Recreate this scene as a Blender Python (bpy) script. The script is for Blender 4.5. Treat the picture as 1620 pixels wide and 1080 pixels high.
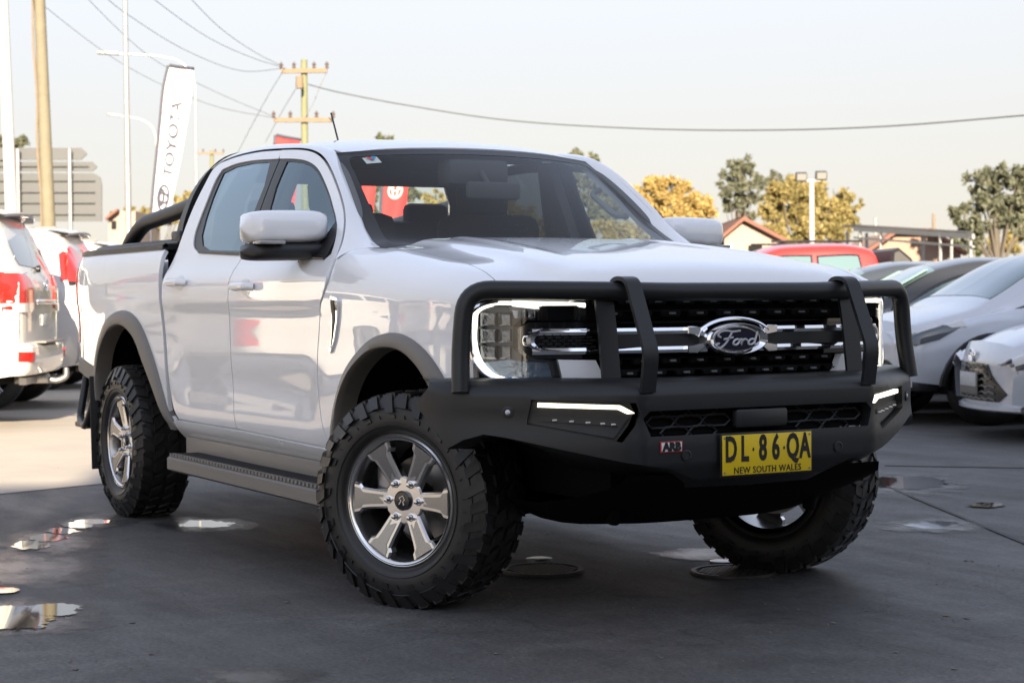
import bpy, bmesh, math, random
import numpy as np
from mathutils import Vector, Matrix
from mathutils.geometry import delaunay_2d_cdt

for o in list(bpy.data.objects):
    bpy.data.objects.remove(o)
SC = bpy.context.scene
COL = SC.collection

# ------------------------------------------------------------------ camera
# world frame = the ute's own frame: x forward, y to the ute's left, z up, origin under the front axle
CAM = Vector((5.9739, -3.735, 1.1065))
YAW, PITCH, ROLL, FPX = 2.635, -0.0230, -0.0075, 2883.84
_fw = Vector((math.cos(YAW) * math.cos(PITCH), math.sin(YAW) * math.cos(PITCH), math.sin(PITCH)))
_rt = Vector((math.sin(YAW), -math.cos(YAW), 0))
_up = _rt.cross(_fw)
_c, _s = math.cos(ROLL), math.sin(ROLL)
_r = _rt * _c + _up * _s
_u = _up * _c - _rt * _s
cd = bpy.data.cameras.new('camera')
cam = bpy.data.objects.new('camera', cd)
COL.objects.link(cam)
M = Matrix((_r, _u, -_fw)).transposed().to_4x4()
M.translation = CAM
cam.matrix_world = M
cd.sensor_width = 36
cd.sensor_fit = 'HORIZONTAL'
cd.lens = FPX / 1620 * 36
cd.clip_start = 0.05
cd.clip_end = 3000
cd.dof.use_dof = True
cd.dof.focus_distance = 6.9
cd.dof.aperture_fstop = 5.6
SC.camera = cam

# ------------------------------------------------------------------ daylight
SUN_AZ = Vector((0.912, -0.410, 0)).normalized()      # towards the sun, low behind the camera
SUN_EL = math.radians(19)
w = bpy.data.worlds.new('World')
SC.world = w
w.use_nodes = True
wn = w.node_tree
bg = wn.nodes['Background']
sky = wn.nodes.new('ShaderNodeTexSky')
sky.sky_type = 'NISHITA'
sky.sun_disc = False
sky.sun_elevation = SUN_EL
sky.sun_rotation = math.atan2(SUN_AZ.x, SUN_AZ.y)
sky.altitude = 40
sky.air_density = 0.8
sky.dust_density = 0.3
sky.ozone_density = 0.6
hz = wn.nodes.new('ShaderNodeMix')          # thin even haze over the whole dome
hz.data_type = 'RGBA'
hz.inputs[7].default_value = (.885, .785, .705, 1)
tcw = wn.nodes.new('ShaderNodeTexCoord')      # the haze thins from the horizon to the zenith, alike all round
sxw = wn.nodes.new('ShaderNodeSeparateXYZ')
mrw = wn.nodes.new('ShaderNodeMapRange')
mrw.interpolation_type = 'SMOOTHSTEP'
for i_, v_ in ((1, 0.0), (2, 0.65), (3, 0.97), (4, 0.64)):
    mrw.inputs[i_].default_value = v_
wn.links.new(tcw.outputs['Generated'], sxw.inputs[0])
wn.links.new(sxw.outputs['Z'], mrw.inputs[0])
wn.links.new(mrw.outputs[0], hz.inputs[0])
wn.links.new(sky.outputs[0], hz.inputs[6])
wn.links.new(hz.outputs[2], bg.inputs[0])
bg.inputs[1].default_value = 0.15
sd = bpy.data.lights.new('sun', 'SUN')
sd.energy = 3.5
sd.angle = math.radians(0.53)
sd.color = (1.0, 0.84, 0.63)
sun = bpy.data.objects.new('sun', sd)
COL.objects.link(sun)
sdir = Vector((SUN_AZ.x * math.cos(SUN_EL), SUN_AZ.y * math.cos(SUN_EL), math.sin(SUN_EL)))
sun.rotation_euler = sdir.to_track_quat('Z', 'Y').to_euler()
sun.location = (0, 0, 30)
vs = SC.view_settings
vs.view_transform = 'Standard'
vs.look = 'None'
vs.gamma = 1
vs.use_curve_mapping = False
vs.exposure = 2.42
cy = SC.cycles
cy.use_denoising = True
try:
    cy.denoiser = 'OPENIMAGEDENOISE'
except Exception:
    pass
cy.max_bounces = 10
cy.transparent_max_bounces = 24
cy.glossy_bounces = 6
cy.sample_clamp_indirect = 6
cy.caustics_reflective = False
cy.caustics_refractive = False

# ------------------------------------------------------------------ materials
MATS = {}


def mat(name, base, rough=0.5, metal=0.0, coat=0.0, spec=0.5, noise=None, bump=None, emit=None, coat_rough=0.03):
    """Principled material; noise=(scale, amount) varies the base colour, bump=(scale, strength) adds fine relief."""
    if name in MATS:
        return MATS[name]
    m = bpy.data.materials.new(name)
    m.use_nodes = True
    nt = m.node_tree
    b = nt.nodes['Principled BSDF']
    b.inputs['Base Color'].default_value = (*base, 1)
    b.inputs['Roughness'].default_value = rough
    b.inputs['Metallic'].default_value = metal
    b.inputs['Coat Weight'].default_value = coat
    b.inputs['Coat Roughness'].default_value = coat_rough
    b.inputs['Specular IOR Level'].default_value = spec
    tc = nt.nodes.new('ShaderNodeTexCoord')
    if noise:
        n = nt.nodes.new('ShaderNodeTexNoise')
        n.inputs['Scale'].default_value = noise[0]
        n.inputs['Detail'].default_value = 6
        n.inputs['Roughness'].default_value = 0.65
        nt.links.new(tc.outputs['Object'], n.inputs['Vector'])
        mx = nt.nodes.new('ShaderNodeMix')
        mx.data_type = 'RGBA'
        a = noise[1]
        mx.inputs[6].default_value = (*[c * (1 - a) for c in base], 1)
        mx.inputs[7].default_value = (*[min(1, c * (1 + a)) for c in base], 1)
        nt.links.new(n.outputs['Fac'], mx.inputs[0])
        nt.links.new(mx.outputs[2], b.inputs['Base Color'])
        r = nt.nodes.new('ShaderNodeMapRange')
        r.inputs[3].default_value = max(0.02, rough - 0.08)
        r.inputs[4].default_value = min(1, rough + 0.08)
        nt.links.new(n.outputs['Fac'], r.inputs[0])
        nt.links.new(r.outputs[0], b.inputs['Roughness'])
    if bump:
        n2 = nt.nodes.new('ShaderNodeTexNoise')
        n2.inputs['Scale'].default_value = bump[0]
        n2.inputs['Detail'].default_value = 4
        nt.links.new(tc.outputs['Object'], n2.inputs['Vector'])
        bp = nt.nodes.new('ShaderNodeBump')
        bp.inputs['Strength'].default_value = bump[1]
        bp.inputs['Distance'].default_value = 0.01
        nt.links.new(n2.outputs['Fac'], bp.inputs['Height'])
        nt.links.new(bp.outputs[0], b.inputs['Normal'])
    if emit:
        b.inputs['Emission Color'].default_value = (*emit[0], 1)
        b.inputs['Emission Strength'].default_value = emit[1]
    MATS[name] = m
    return m


def glass(name, tint=(0.8, 0.85, 0.85), ior=1.5, dirt=0.0, gain=2.0, coat=(1, 1, 1)):
    """Thin sheet glass: tinted transparency under a Fresnel reflection (the same from either face)."""
    if name in MATS:
        return MATS[name]
    m = bpy.data.materials.new(name)
    m.use_nodes = True
    nt = m.node_tree
    nt.nodes.remove(nt.nodes['Principled BSDF'])
    out = nt.nodes['Material Output']
    ge = nt.nodes.new('ShaderNodeNewGeometry')
    mr = nt.nodes.new('ShaderNodeMapRange')
    mr.inputs[3].default_value = ior
    mr.inputs[4].default_value = 1 / ior
    nt.links.new(ge.outputs['Backfacing'], mr.inputs[0])
    fr = nt.nodes.new('ShaderNodeFresnel')
    nt.links.new(mr.outputs[0], fr.inputs['IOR'])
    pw = nt.nodes.new('ShaderNodeMath')
    pw.operation = 'MULTIPLY'
    pw.inputs[1].default_value = gain
    pw.use_clamp = True
    nt.links.new(fr.outputs[0], pw.inputs[0])
    tr = nt.nodes.new('ShaderNodeBsdfTransparent')
    tr.inputs[0].default_value = (*tint, 1)
    gl = nt.nodes.new('ShaderNodeBsdfGlossy')
    gl.inputs['Roughness'].default_value = 0.0
    gl.inputs[0].default_value = (*coat, 1)  # coat tints the mirrored light, not a real film
    mx = nt.nodes.new('ShaderNodeMixShader')
    nt.links.new(pw.outputs[0], mx.inputs[0])
    nt.links.new(tr.outputs[0], mx.inputs[1])
    nt.links.new(gl.outputs[0], mx.inputs[2])
    last = mx
    if dirt > 0:      # fine dried water spots
        tc = nt.nodes.new('ShaderNodeTexCoord')
        v = nt.nodes.new('ShaderNodeTexVoronoi')
        v.inputs['Scale'].default_value = 70
        nt.links.new(tc.outputs['Object'], v.inputs['Vector'])
        n = nt.nodes.new('ShaderNodeTexNoise')
        n.inputs['Scale'].default_value = 3.0
        nt.links.new(tc.outputs['Object'], n.inputs['Vector'])
        r1 = nt.nodes.new('ShaderNodeMapRange')
        r1.inputs[1].default_value = 0.10
        r1.inputs[2].default_value = 0.06
        nt.links.new(v.outputs['Distance'], r1.inputs[0])
        r2 = nt.nodes.new('ShaderNodeMapRange')
        r2.inputs[1].default_value = 0.52
        r2.inputs[2].default_value = 0.66
        r2.inputs[4].default_value = dirt
        nt.links.new(n.outputs['Fac'], r2.inputs[0])
        mu = nt.nodes.new('ShaderNodeMath')
        mu.operation = 'MULTIPLY'
        nt.links.new(r1.outputs[0], mu.inputs[0])
        nt.links.new(r2.outputs[0], mu.inputs[1])
        df = nt.nodes.new('ShaderNodeBsdfDiffuse')
        df.inputs[0].default_value = (0.7, 0.72, 0.72, 1)
        m2 = nt.nodes.new('ShaderNodeMixShader')
        nt.links.new(mu.outputs[0], m2.inputs[0])
        nt.links.new(mx.outputs[0], m2.inputs[1])
        nt.links.new(df.outputs[0], m2.inputs[2])
        last = m2
    nt.links.new(last.outputs[0], out.inputs[0])
    MATS[name] = m
    return m


WHITE = mat('white_paint', (0.88, 0.88, 0.885), 0.4, coat=1.0, coat_rough=0.02, noise=(3, 0.012))
WHITE.node_tree.nodes['Principled BSDF'].inputs['Coat IOR'].default_value = 1.75
SILVER = mat('silver_paint', (0.60, 0.62, 0.66), 0.32, metal=0.30, coat=1.0)
CREAM = mat('pearl_paint', (0.54, 0.525, 0.49), 0.42, coat=1.0, coat_rough=0.03)
WHITE2 = mat('wagon_white_paint', (0.54, 0.54, 0.53), 0.42, coat=1.0)  # plain white toned down to keep sunlit wagons from clipping
RED = mat('red_paint', (0.55, 0.025, 0.02), 0.35, coat=1.0)
DARKP = mat('dark_paint', (0.022, 0.024, 0.028), 0.3, coat=1.0)
BRONZE = mat('bronze_paint', (0.16, 0.09, 0.07), 0.3, metal=0.4, coat=1.0)
BAR = mat('powder_coat', (0.015, 0.0155, 0.016), 0.40, spec=0.42, noise=(40, 0.15), bump=(900, 0.06))
PLAST = mat('grey_plastic', (0.17, 0.156, 0.14), 0.48, noise=(30, 0.12), bump=(700, 0.05))
BLACKP = mat('black_plastic', (0.016, 0.016, 0.017), 0.42, noise=(30, 0.15))
GLOSSB = mat('gloss_black', (0.008, 0.008, 0.009), 0.12, coat=0.6)
RUBBER = mat('rubber', (0.019, 0.018, 0.017), 0.42, noise=(18, 0.35), bump=(260, 0.12))
SEAL = mat('window_seal', (0.010, 0.010, 0.011), 0.35)
CHROME = mat('chrome', (0.86, 0.86, 0.87), 0.05, metal=1.0)
ALLOY = mat('alloy_machined', (0.78, 0.76, 0.74), 0.20, metal=1.0, noise=(5, 0.05))
ALLOYD = mat('alloy_grey', (0.36, 0.355, 0.35), 0.25, metal=0.9)
STEEL = mat('brake_steel', (0.32, 0.31, 0.30), 0.38, metal=0.9, noise=(30, 0.2))
UNDER = mat('underbody', (0.004, 0.004, 0.004), 0.85, spec=0.08, noise=(8, 0.4))
TRIM = mat('cabin_trim', (0.05, 0.052, 0.055), 0.75, noise=(20, 0.15))
HEADL = mat('headliner', (0.16, 0.165, 0.165), 0.9)
SEATM = mat('seat_cloth', (0.018, 0.019, 0.021), 0.85, noise=(60, 0.3))
GL_FRONT = glass('windscreen_glass', (0.90, 0.94, 0.93), dirt=0.5, gain=0.65)
GL_SIDE = glass('side_glass', (0.54, 0.61, 0.63), gain=1.9, coat=(.74, .90, 1.0))  # blue of a reflected sky put into the reflection tint
GL_BACK = glass('back_glass', (0.82, 0.87, 0.87), gain=1.0)
GL_DARK = glass('privacy_glass', (0.07, 0.085, 0.10), gain=2.1, coat=(.74, .90, 1.0))  # same sky blue put into the reflection tint
GL_LAMP = glass('lamp_lens', (0.93, 0.94, 0.95), ior=1.4)
LED = mat('led_strip', (0.9, 0.88, 0.8), 0.3, emit=((1.0, 0.93, 0.78), .42))
LEDW = mat('led_bar', (0.9, 0.88, 0.8), 0.3, emit=((1.0, 0.90, 0.68), .55))
LAMPIN = mat('lamp_housing', (0.055, 0.06, 0.07), 0.22, metal=0.4)
REFL = mat('lamp_reflector', (0.17, 0.18, 0.195), 0.16, metal=1.0, bump=(60, 0.3))
TAIL = mat('tail_lens', (0.50, 0.018, 0.014), 0.12, coat=0.8, noise=(30, 0.35))
CLEARL = mat('clear_lens', (0.62, 0.60, 0.58), 0.12, coat=0.8, noise=(40, 0.15))
AMBER = mat('amber_lens', (0.65, 0.25, 0.03), 0.2, coat=0.5)

# ------------------------------------------------------------------ object helpers


def tag(o, label=None, cat=None, group=None, kind=None):
    if label:
        o['label'] = label
    if cat:
        o['category'] = cat
    if group:
        o['group'] = group
    if kind:
        o['kind'] = kind
    return o


def empty(name, loc=(0, 0, 0), rz=0, parent=None):
    o = bpy.data.objects.new(name, None)
    o.empty_display_size = 0.2
    COL.objects.link(o)
    o.location = loc
    o.rotation_euler = (0, 0, rz)
    o.parent = parent
    return o


def link(name, me, parent=None):
    o = bpy.data.objects.new(name, me)
    COL.objects.link(o)
    o.parent = parent
    return o


def copy_tree(o, parent=None):
    c = o.copy()
    COL.objects.link(c)
    c.parent = parent
    for ch in o.children:
        copy_tree(ch, c)
    return c


def mesh(name, V, F, m, parent=None, smooth=False, normals=None, flat_from=None, angle=None):
    me = bpy.data.meshes.new(name)
    me.from_pydata([tuple(v) for v in V], [], [tuple(f) for f in F])
    if m:
        for mm in (m if isinstance(m, (list, tuple)) else [m]):
            me.materials.append(mm)
    if smooth:
        me.polygons.foreach_set('use_smooth', [True] * len(me.polygons))
        if angle is not None:
            me.set_sharp_from_angle(angle=math.radians(angle))
    if normals is not None:
        vi = np.empty(len(me.loops), int)
        me.loops.foreach_get('vertex_index', vi)
        me.polygons.foreach_set('use_smooth', [True] * len(me.polygons))
        me.normals_split_custom_set([tuple(normals[i]) for i in vi])
    me.update()
    return link(name, me, parent)


class MB:
    """Collects boxes, tubes, lathes and prisms into one mesh."""

    def __init__(s):
        s.V = []
        s.F = []

    def add(s, V, F):
        n = len(s.V)
        s.V += [tuple(v) for v in V]
        s.F += [tuple(i + n for i in f) for f in F]
        return s

    def box(s, c, d, rot=None, bev=0.0):
        bm = bmesh.new()
        bmesh.ops.create_cube(bm, size=1)
        for v in bm.verts:
            v.co = Vector((v.co.x * d[0], v.co.y * d[1], v.co.z * d[2]))
        if bev:
            bmesh.ops.bevel(bm, geom=bm.edges[:], offset=bev, segments=2, affect='EDGES', profile=0.5)
        s.bm(bm, Matrix.Translation(c) @ (rot.to_4x4() if rot else Matrix()))
        return s

    def bm(s, bm, mtx=None):
        bm.verts.index_update()
        V = [(mtx @ v.co if mtx else v.co.copy()) for v in bm.verts]
        s.add(V, [[v.index for v in f.verts] for f in bm.faces])
        bm.free()
        return s

    def tube(s, pts, r, seg=14, caps=True, closed=False, ry=None, up=None):
        P = [Vector(p) for p in pts]
        n = len(P)
        R = r if isinstance(r, (list, tuple)) else [r] * n
        T = []
        for i in range(n):
            a = P[i - 1] if (i > 0 or closed) else P[i]
            b = P[(i + 1) % n] if (i < n - 1 or closed) else P[i]
            T.append((b - a).normalized())
        u = Vector(up) if up else (Vector((0, 0, 1)) if abs(T[0].z) < 0.9 else Vector((1, 0, 0)))
        V = []
        for i in range(n):
            t = T[i]
            x = (u - t * u.dot(t))
            if x.length < 1e-6:
                x = t.orthogonal()
            x.normalize()
            if not up:
                u = x
            y = t.cross(x)
            for k in range(seg):
                a = 2 * math.pi * k / seg
                V.append(P[i] + x * (math.cos(a) * R[i]) + y * (math.sin(a) * (ry if ry else R[i])))
        F = []
        m = n if closed else n - 1
        for i in range(m):
            j = (i + 1) % n
            for k in range(seg):
                l = (k + 1) % seg
                F.append((i * seg + k, i * seg + l, j * seg + l, j * seg + k))
        if caps and not closed:
            F.append(tuple(range(seg))[::-1])
            F.append(tuple((n - 1) * seg + k for k in range(seg)))
        return s.add(V, F)

    def strap(s, pts, width, thick, side):
        """flat bar along pts; side = direction of its width."""
        P = [Vector(p) for p in pts]
        sd_ = Vector(side).normalized()
        V = []
        n = len(P)
        for i in range(n):
            t = (P[min(i + 1, n - 1)] - P[max(i - 1, 0)]).normalized()
            nn = t.cross(sd_).normalized()
            for a, b in ((-1, -1), (1, -1), (1, 1), (-1, 1)):
                V.append(P[i] + sd_ * (a * width / 2) + nn * (b * thick / 2))
        F = []
        for i in range(n - 1):
            for k in range(4):
                l = (k + 1) % 4
                F.append((i * 4 + k, i * 4 + l, i * 4 + 4 + l, i * 4 + 4 + k))
        F += [(3, 2, 1, 0), tuple((n - 1) * 4 + k for k in range(4))]
        return s.add(V, F)

    def lathe(s, prof, seg=48, axis='y', c=(0, 0, 0), closed=False):
        """prof: list of (radius, along)."""
        V = []
        for r, a in prof:
            for k in range(seg):
                t = 2 * math.pi * k / seg
                p = (r * math.cos(t), a, r * math.sin(t)) if axis == 'y' else ((r * math.cos(t), r * math.sin(t), a) if axis == 'z' else (a, r * math.cos(t), r * math.sin(t)))
                V.append((p[0] + c[0], p[1] + c[1], p[2] + c[2]))
        F = []
        n = len(prof)
        for i in range(n if closed else n - 1):
            j = (i + 1) % n
            for k in range(seg):
                l = (k + 1) % seg
                F.append((i * seg + k, i * seg + l, j * seg + l, j * seg + k))
        return s.add(V, F)

    def prism(s, poly, lo, hi, fn, bev=0.0):
        """2D polygon extruded between lo and hi; fn(u, v, h) -> 3D."""
        n = len(poly)
        if bev:
            q = offset_poly(poly, -bev)
            rings = [(poly, lo), (poly, hi - math.copysign(bev, hi - lo)), (q, hi)]
        else:
            rings = [(poly, lo), (poly, hi)]
        V = [fn(u, v, h) for pl, h in rings for u, v in pl]
        F = []
        for r in range(len(rings) - 1):
            for k in range(n):
                l = (k + 1) % n
                F.append((r * n + k, r * n + l, r * n + n + l, r * n + n + k))
        t = (len(rings) - 1) * n
        F.append(tuple(range(n))[::-1])
        F.append(tuple(t + k for k in range(n)))
        return s.add(V, F)

    def mirror_y(s):
        n = len(s.V)
        V0, F0 = list(s.V), list(s.F)
        return s.add([(x, -y, z) for x, y, z in V0], [f[::-1] for f in F0])

    def build(s, name, m, parent=None, smooth=True, angle=38, fix=True):
        o = mesh(name, s.V, s.F, m, parent)
        if fix:
            bm = bmesh.new()
            bm.from_mesh(o.data)
            bmesh.ops.recalc_face_normals(bm, faces=bm.faces[:])
            bm.to_mesh(o.data)
            bm.free()
        if smooth:
            o.data.polygons.foreach_set('use_smooth', [True] * len(o.data.polygons))
            o.data.set_sharp_from_angle(angle=math.radians(angle))
        return o


def offset_poly(poly, d):
    """move each edge of a polygon outwards by d."""
    P = [Vector((p[0], p[1])) for p in poly]
    n = len(P)
    ar = sum(P[i].x * P[(i + 1) % n].y - P[(i + 1) % n].x * P[i].y for i in range(n))
    sg = 1 if ar > 0 else -1
    out = []
    for i in range(n):
        a, b, c = P[i - 1], P[i], P[(i + 1) % n]
        e1 = (b - a).normalized()
        e2 = (c - b).normalized()
        n1 = Vector((e1.y, -e1.x)) * sg
        n2 = Vector((e2.y, -e2.x)) * sg
        k = n1 + n2
        q = k / max(0.35, k.dot(k) / 2)
        out.append((b.x + q.x * d, b.y + q.y * d))
    return out


def pchip(xs, ys):
    xs = np.array(xs, float)
    ys = np.array(ys, float)
    h = np.diff(xs)
    d = np.diff(ys) / h
    m = np.zeros_like(ys)
    m[0], m[-1] = d[0], d[-1]
    for i in range(1, len(xs) - 1):
        if d[i - 1] * d[i] > 0:
            w1, w2 = 2 * h[i] + h[i - 1], h[i] + 2 * h[i - 1]
            m[i] = (w1 + w2) / (w1 / d[i - 1] + w2 / d[i])

    def f(x):
        x = np.clip(np.asarray(x, float), xs[0], xs[-1])
        i = np.clip(np.searchsorted(xs, x) - 1, 0, len(xs) - 2)
        t = (x - xs[i]) / h[i]
        return (1 + 2 * t) * (1 - t) ** 2 * ys[i] + t * (1 - t) ** 2 * h[i] * m[i] + t * t * (3 - 2 * t) * ys[i + 1] + t * t * (t - 1) * h[i] * m[i + 1]
    return f


def smooth01(a, b, x):
    t = np.clip((np.asarray(x, float) - a) / (b - a), 0, 1)
    return t * t * (3 - 2 * t)


def crom(pts, n=8, closed=False):
    """Catmull-Rom through points (any dimension)."""
    P = [np.array(p, float) for p in pts]
    if closed:
        P = [P[-1]] + P + [P[0], P[1]]
    else:
        P = [2 * P[0] - P[1]] + P + [2 * P[-1] - P[-2]]
    out = []
    for i in range(1, len(P) - 2):
        for k in range(n):
            t = k / n
            a, b, c, d = P[i - 1], P[i], P[i + 1], P[i + 2]
            out.append(0.5 * (2 * b + (c - a) * t + (2 * a - 5 * b + 4 * c - d) * t * t + (3 * b - a - 3 * c + d) * t ** 3))
    if not closed:
        out.append(P[-2])
    return [tuple(p) for p in out]


def fillet(pts, r, n=8):
    """round the inner corners of a 3D polyline."""
    P = [Vector(p) for p in pts]
    rr = r if isinstance(r, (list, tuple)) else [r] * len(P)
    out = [P[0]]
    for i in range(1, len(P) - 1):
        a, b, c = P[i - 1], P[i], P[i + 1]
        d1, d2 = (a - b).normalized(), (c - b).normalized()
        l = min(rr[i], (a - b).length * 0.49, (c - b).length * 0.49)
        p0, p1 = b + d1 * l, b + d2 * l
        for k in range(n + 1):
            t = k / n
            out.append(p0 * (1 - t) ** 2 + b * 2 * t * (1 - t) + p1 * t * t)
    out.append(P[-1])
    return out


def resample(poly, step, closed=True):
    P = [np.array(p, float) for p in poly]
    out = []
    n = len(P)
    for i in range(n if closed else n - 1):
        a, b = P[i], P[(i + 1) % n]
        l = np.linalg.norm(b - a)
        k = max(1, int(math.ceil(l / step)))
        for j in range(k):
            out.append(a + (b - a) * j / k)
    if not closed:
        out.append(P[-1])
    return np.array(out)


def inside(poly, pts):
    x, y = pts[:, 0], pts[:, 1]
    r = np.zeros(len(pts), bool)
    n = len(poly)
    for i in range(n):
        x0, y0 = poly[i]
        x1, y1 = poly[(i + 1) % n]
        if y0 == y1:
            continue
        c = ((y0 > y) != (y1 > y)) & (x < (x1 - x0) * (y - y0) / (y1 - y0) + x0)
        r ^= c
    return r


def panel(name, outline, surf, m, parent=None, holes=(), step=0.035, flange=0.02, flip=False, mirror=None, off=0.0):
    """Sheet-metal panel: the outline (u, v) is meshed, put on surf(u, v)->(N,3) arrays and given a turned-in flange.
    mirror='y' returns the panel of the other side."""
    loops = [resample(outline, step)] + [resample(h, step) for h in holes]
    lo, hi = loops[0].min(0), loops[0].max(0)
    pts, edges = [], []
    for L in loops:
        b = len(pts)
        pts += [tuple(p) for p in L]
        edges += [(b + i, b + (i + 1) % len(L)) for i in range(len(L))]
    nb = len(pts)
    gx = np.arange(lo[0], hi[0] + step, step)
    gy = np.arange(lo[1], hi[1] + step, step * 0.87)
    G = np.array([(x + (step / 2 if j % 2 else 0), y) for j, y in enumerate(gy) for x in gx])
    keep = inside(loops[0], G)
    for h in loops[1:]:
        keep &= ~inside(h, G)
    G = G[keep]
    B = np.array(pts)
    if len(G):
        dmin = np.full(len(G), 1e9)
        for i in range(0, len(B), 64):
            dmin = np.minimum(dmin, np.sqrt(((G[:, None, :] - B[None, i:i + 64]) ** 2).sum(2)).min(1))
        G = G[dmin > step * 0.55]
    allp = [Vector(p) for p in B] + [Vector(p) for p in G]
    r = delaunay_2d_cdt(allp, edges, [], 0, 1e-7)
    V2 = np.array([tuple(v) for v in r[0]])
    T = np.array([f for f in r[2] if len(f) == 3])
    cen = V2[T].mean(1)
    ok = inside(loops[0], cen)
    for h in loops[1:]:
        ok &= ~inside(h, cen)
    T = T[ok]

    def S(p):
        return np.asarray(surf(p[:, 0], p[:, 1]), float)

    def N(p):
        e = 2e-3
        a = S(p + [e, 0]) - S(p - [e, 0])
        b = S(p + [0, e]) - S(p - [0, e])
        n = np.cross(a, b)
        return n / np.maximum(1e-12, np.linalg.norm(n, axis=1))[:, None]
    n3 = N(V2) * (-1 if flip else 1)
    P3 = S(V2) + n3 * off
    tri = P3[T]
    fn = np.cross(tri[:, 1] - tri[:, 0], tri[:, 2] - tri[:, 0])
    bad = (fn * n3[T].mean(1)).sum(1) < 0
    T[bad] = T[bad][:, ::-1]
    V = [tuple(p) for p in P3]
    NN = [tuple(n) for n in n3]
    F = [tuple(int(i) for i in t) for t in T]
    if flange:
        for L in loops:
            nL = N(L) * (-1 if flip else 1)
            A = S(L) + nL * off
            Bk = A - nL * flange
            k = len(L)
            b = len(V)
            V += [tuple(p) for p in A] + [tuple(p) for p in Bk]
            NN += [(0, 0, 0)] * (2 * k)
            for i in range(k):
                j = (i + 1) % k
                F.append((b + i, b + j, b + k + j, b + k + i))
    if mirror == 'y':
        V = [(x, -y, z) for x, y, z in V]
        NN = [(x, -y, z) for x, y, z in NN]
        F = [f[::-1] for f in F]
    me = bpy.data.meshes.new(name)
    me.from_pydata(V, [], F)
    me.materials.append(m)
    me.polygons.foreach_set('use_smooth', [True] * len(me.polygons))
    vi = np.empty(len(me.loops), int)
    me.loops.foreach_get('vertex_index', vi)
    me.normals_split_custom_set([NN[i] for i in vi])
    me.update()
    return link(name, me, parent)


def loft(name, rows, m, parent=None, closed_v=False, mirror=None, angle=40):
    """quad sheet through rows of 3D points."""
    V = [tuple(p) for r in rows for p in r]
    if mirror == 'y':
        V = [(x, -y, z) for x, y, z in V]
    n = len(rows[0])
    F = []
    for i in range(len(rows) - 1):
        for k in range(n if closed_v else n - 1):
            l = (k + 1) % n
            F.append((i * n + k, i * n + l, i * n + n + l, i * n + n + k))
    b = MB()
    b.V, b.F = V, F
    return b.build(name, m, parent, angle=angle)


def text_mesh(name, s, m, parent, mtx, size=1.0, sx=1.0, ext=0.001, offset=0.0, align='CENTER', space=1.0, shear=0.0):
    cu = bpy.data.curves.new(name, 'FONT')
    cu.body = s
    cu.size = size
    cu.extrude = ext
    cu.offset = offset
    cu.align_x = align
    cu.align_y = 'CENTER'
    cu.space_character = space
    cu.shear = shear
    cu.resolution_u = 3
    t = bpy.data.objects.new(name, cu)
    COL.objects.link(t)
    dg = bpy.context.evaluated_depsgraph_get()
    dg.update()
    me = bpy.data.meshes.new_from_object(t.evaluated_get(dg))
    bpy.data.objects.remove(t)
    me.transform(mtx @ Matrix.Diagonal((sx, 1, 1, 1)))
    me.materials.clear()
    me.materials.append(m)
    return link(name, me, parent)


def frame(o, x, y):
    """matrix with local x, y along the given directions at o."""
    x = Vector(x).normalized()
    y = Vector(y)
    y = (y - x * y.dot(x)).normalized()
    m_ = Matrix((x, y, x.cross(y))).transposed().to_4x4()
    m_.translation = Vector(o)
    return m_

# ------------------------------------------------------------------ the white dual-cab ute
TRUCK = tag(empty('pickup_truck'), 'white dual cab ute with black bull bar, yellow number plate and mud tyres', 'ute')

cabz = pchip([.42, .46, .50, .55, .62, .75, .92, 1.04, 1.13, 1.19, 1.235, 1.28, 1.33, 1.42, 1.55, 1.66, 1.74, 1.79, 1.83],
             [.80, .845, .88, .905, .918, .922, .921, .926, .938, .938, .925, .902, .882, .853, .807, .765, .73, .705, .68])
bedz = pchip([.42, .50, .55, .62, .75, .92, 1.04, 1.13, 1.20, 1.28, 1.34, 1.38], [.86, .88, .905, .918, .922, .921, .926, .938, .939, .932, .915, .89])
ftap = pchip([-.3, .1, .3, .45, .52, .565, .60, .66, .72], [0, .004, .010, .022, .031, .043, .060, .10, .15])
rtap = pchip([-4.40, -4.3, -4.2, -4.05, -3.85, -3.5], [.17, .09, .052, .024, .008, 0])


def body_bump(x, z):
    r = 0
    for c in (0.03, -3.2):
        r = r + .020 * np.exp(-((x - c) / .52) ** 2) * smooth01(.6, .85, z) * (1 - smooth01(1.0, 1.16, z))
    return r - .012 * np.exp(-((z - .72) / .13) ** 2) * smooth01(-2.5, -2.2, x) * (1 - smooth01(-.85, -.55, x))


utap = pchip([-1.75, -1.55, -1.35, -1.15, -.95, -.75, -.5], [0, .006, .020, .040, .060, .076, .088])


def side(x, z):
    return cabz(z) + body_bump(x, z) - ftap(x) - rtap(x) - utap(x) * smooth01(1.20, 1.46, z)


def bedside(x, z):
    return bedz(z) + body_bump(x, z) - rtap(x)


def S_side(x, z):
    return np.stack([x, -side(x, z), z], -1)


def S_bed(x, z):
    return np.stack([x, -bedside(x, z), z], -1)


zsh = pchip([-.60, -.363, -.19, -.045, .16, .354, .456, .533, .60, .70, .80], [1.316, 1.307, 1.298, 1.28, 1.254, 1.23, 1.208, 1.180, 1.145, 1.10, 1.07])
zce = pchip([-.60, -.42, -.1, .2, .5, .65, .74, .80], [1.365, 1.356, 1.330, 1.298, 1.258, 1.232, 1.195, 1.14])
hsh = pchip([0, .264, .40, .53, .58, .62, .66, .72, .79, .85], [1, .95, .88, .78, .62, .30, .15, .06, 0, -.02])
T0 = 1.05


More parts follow.
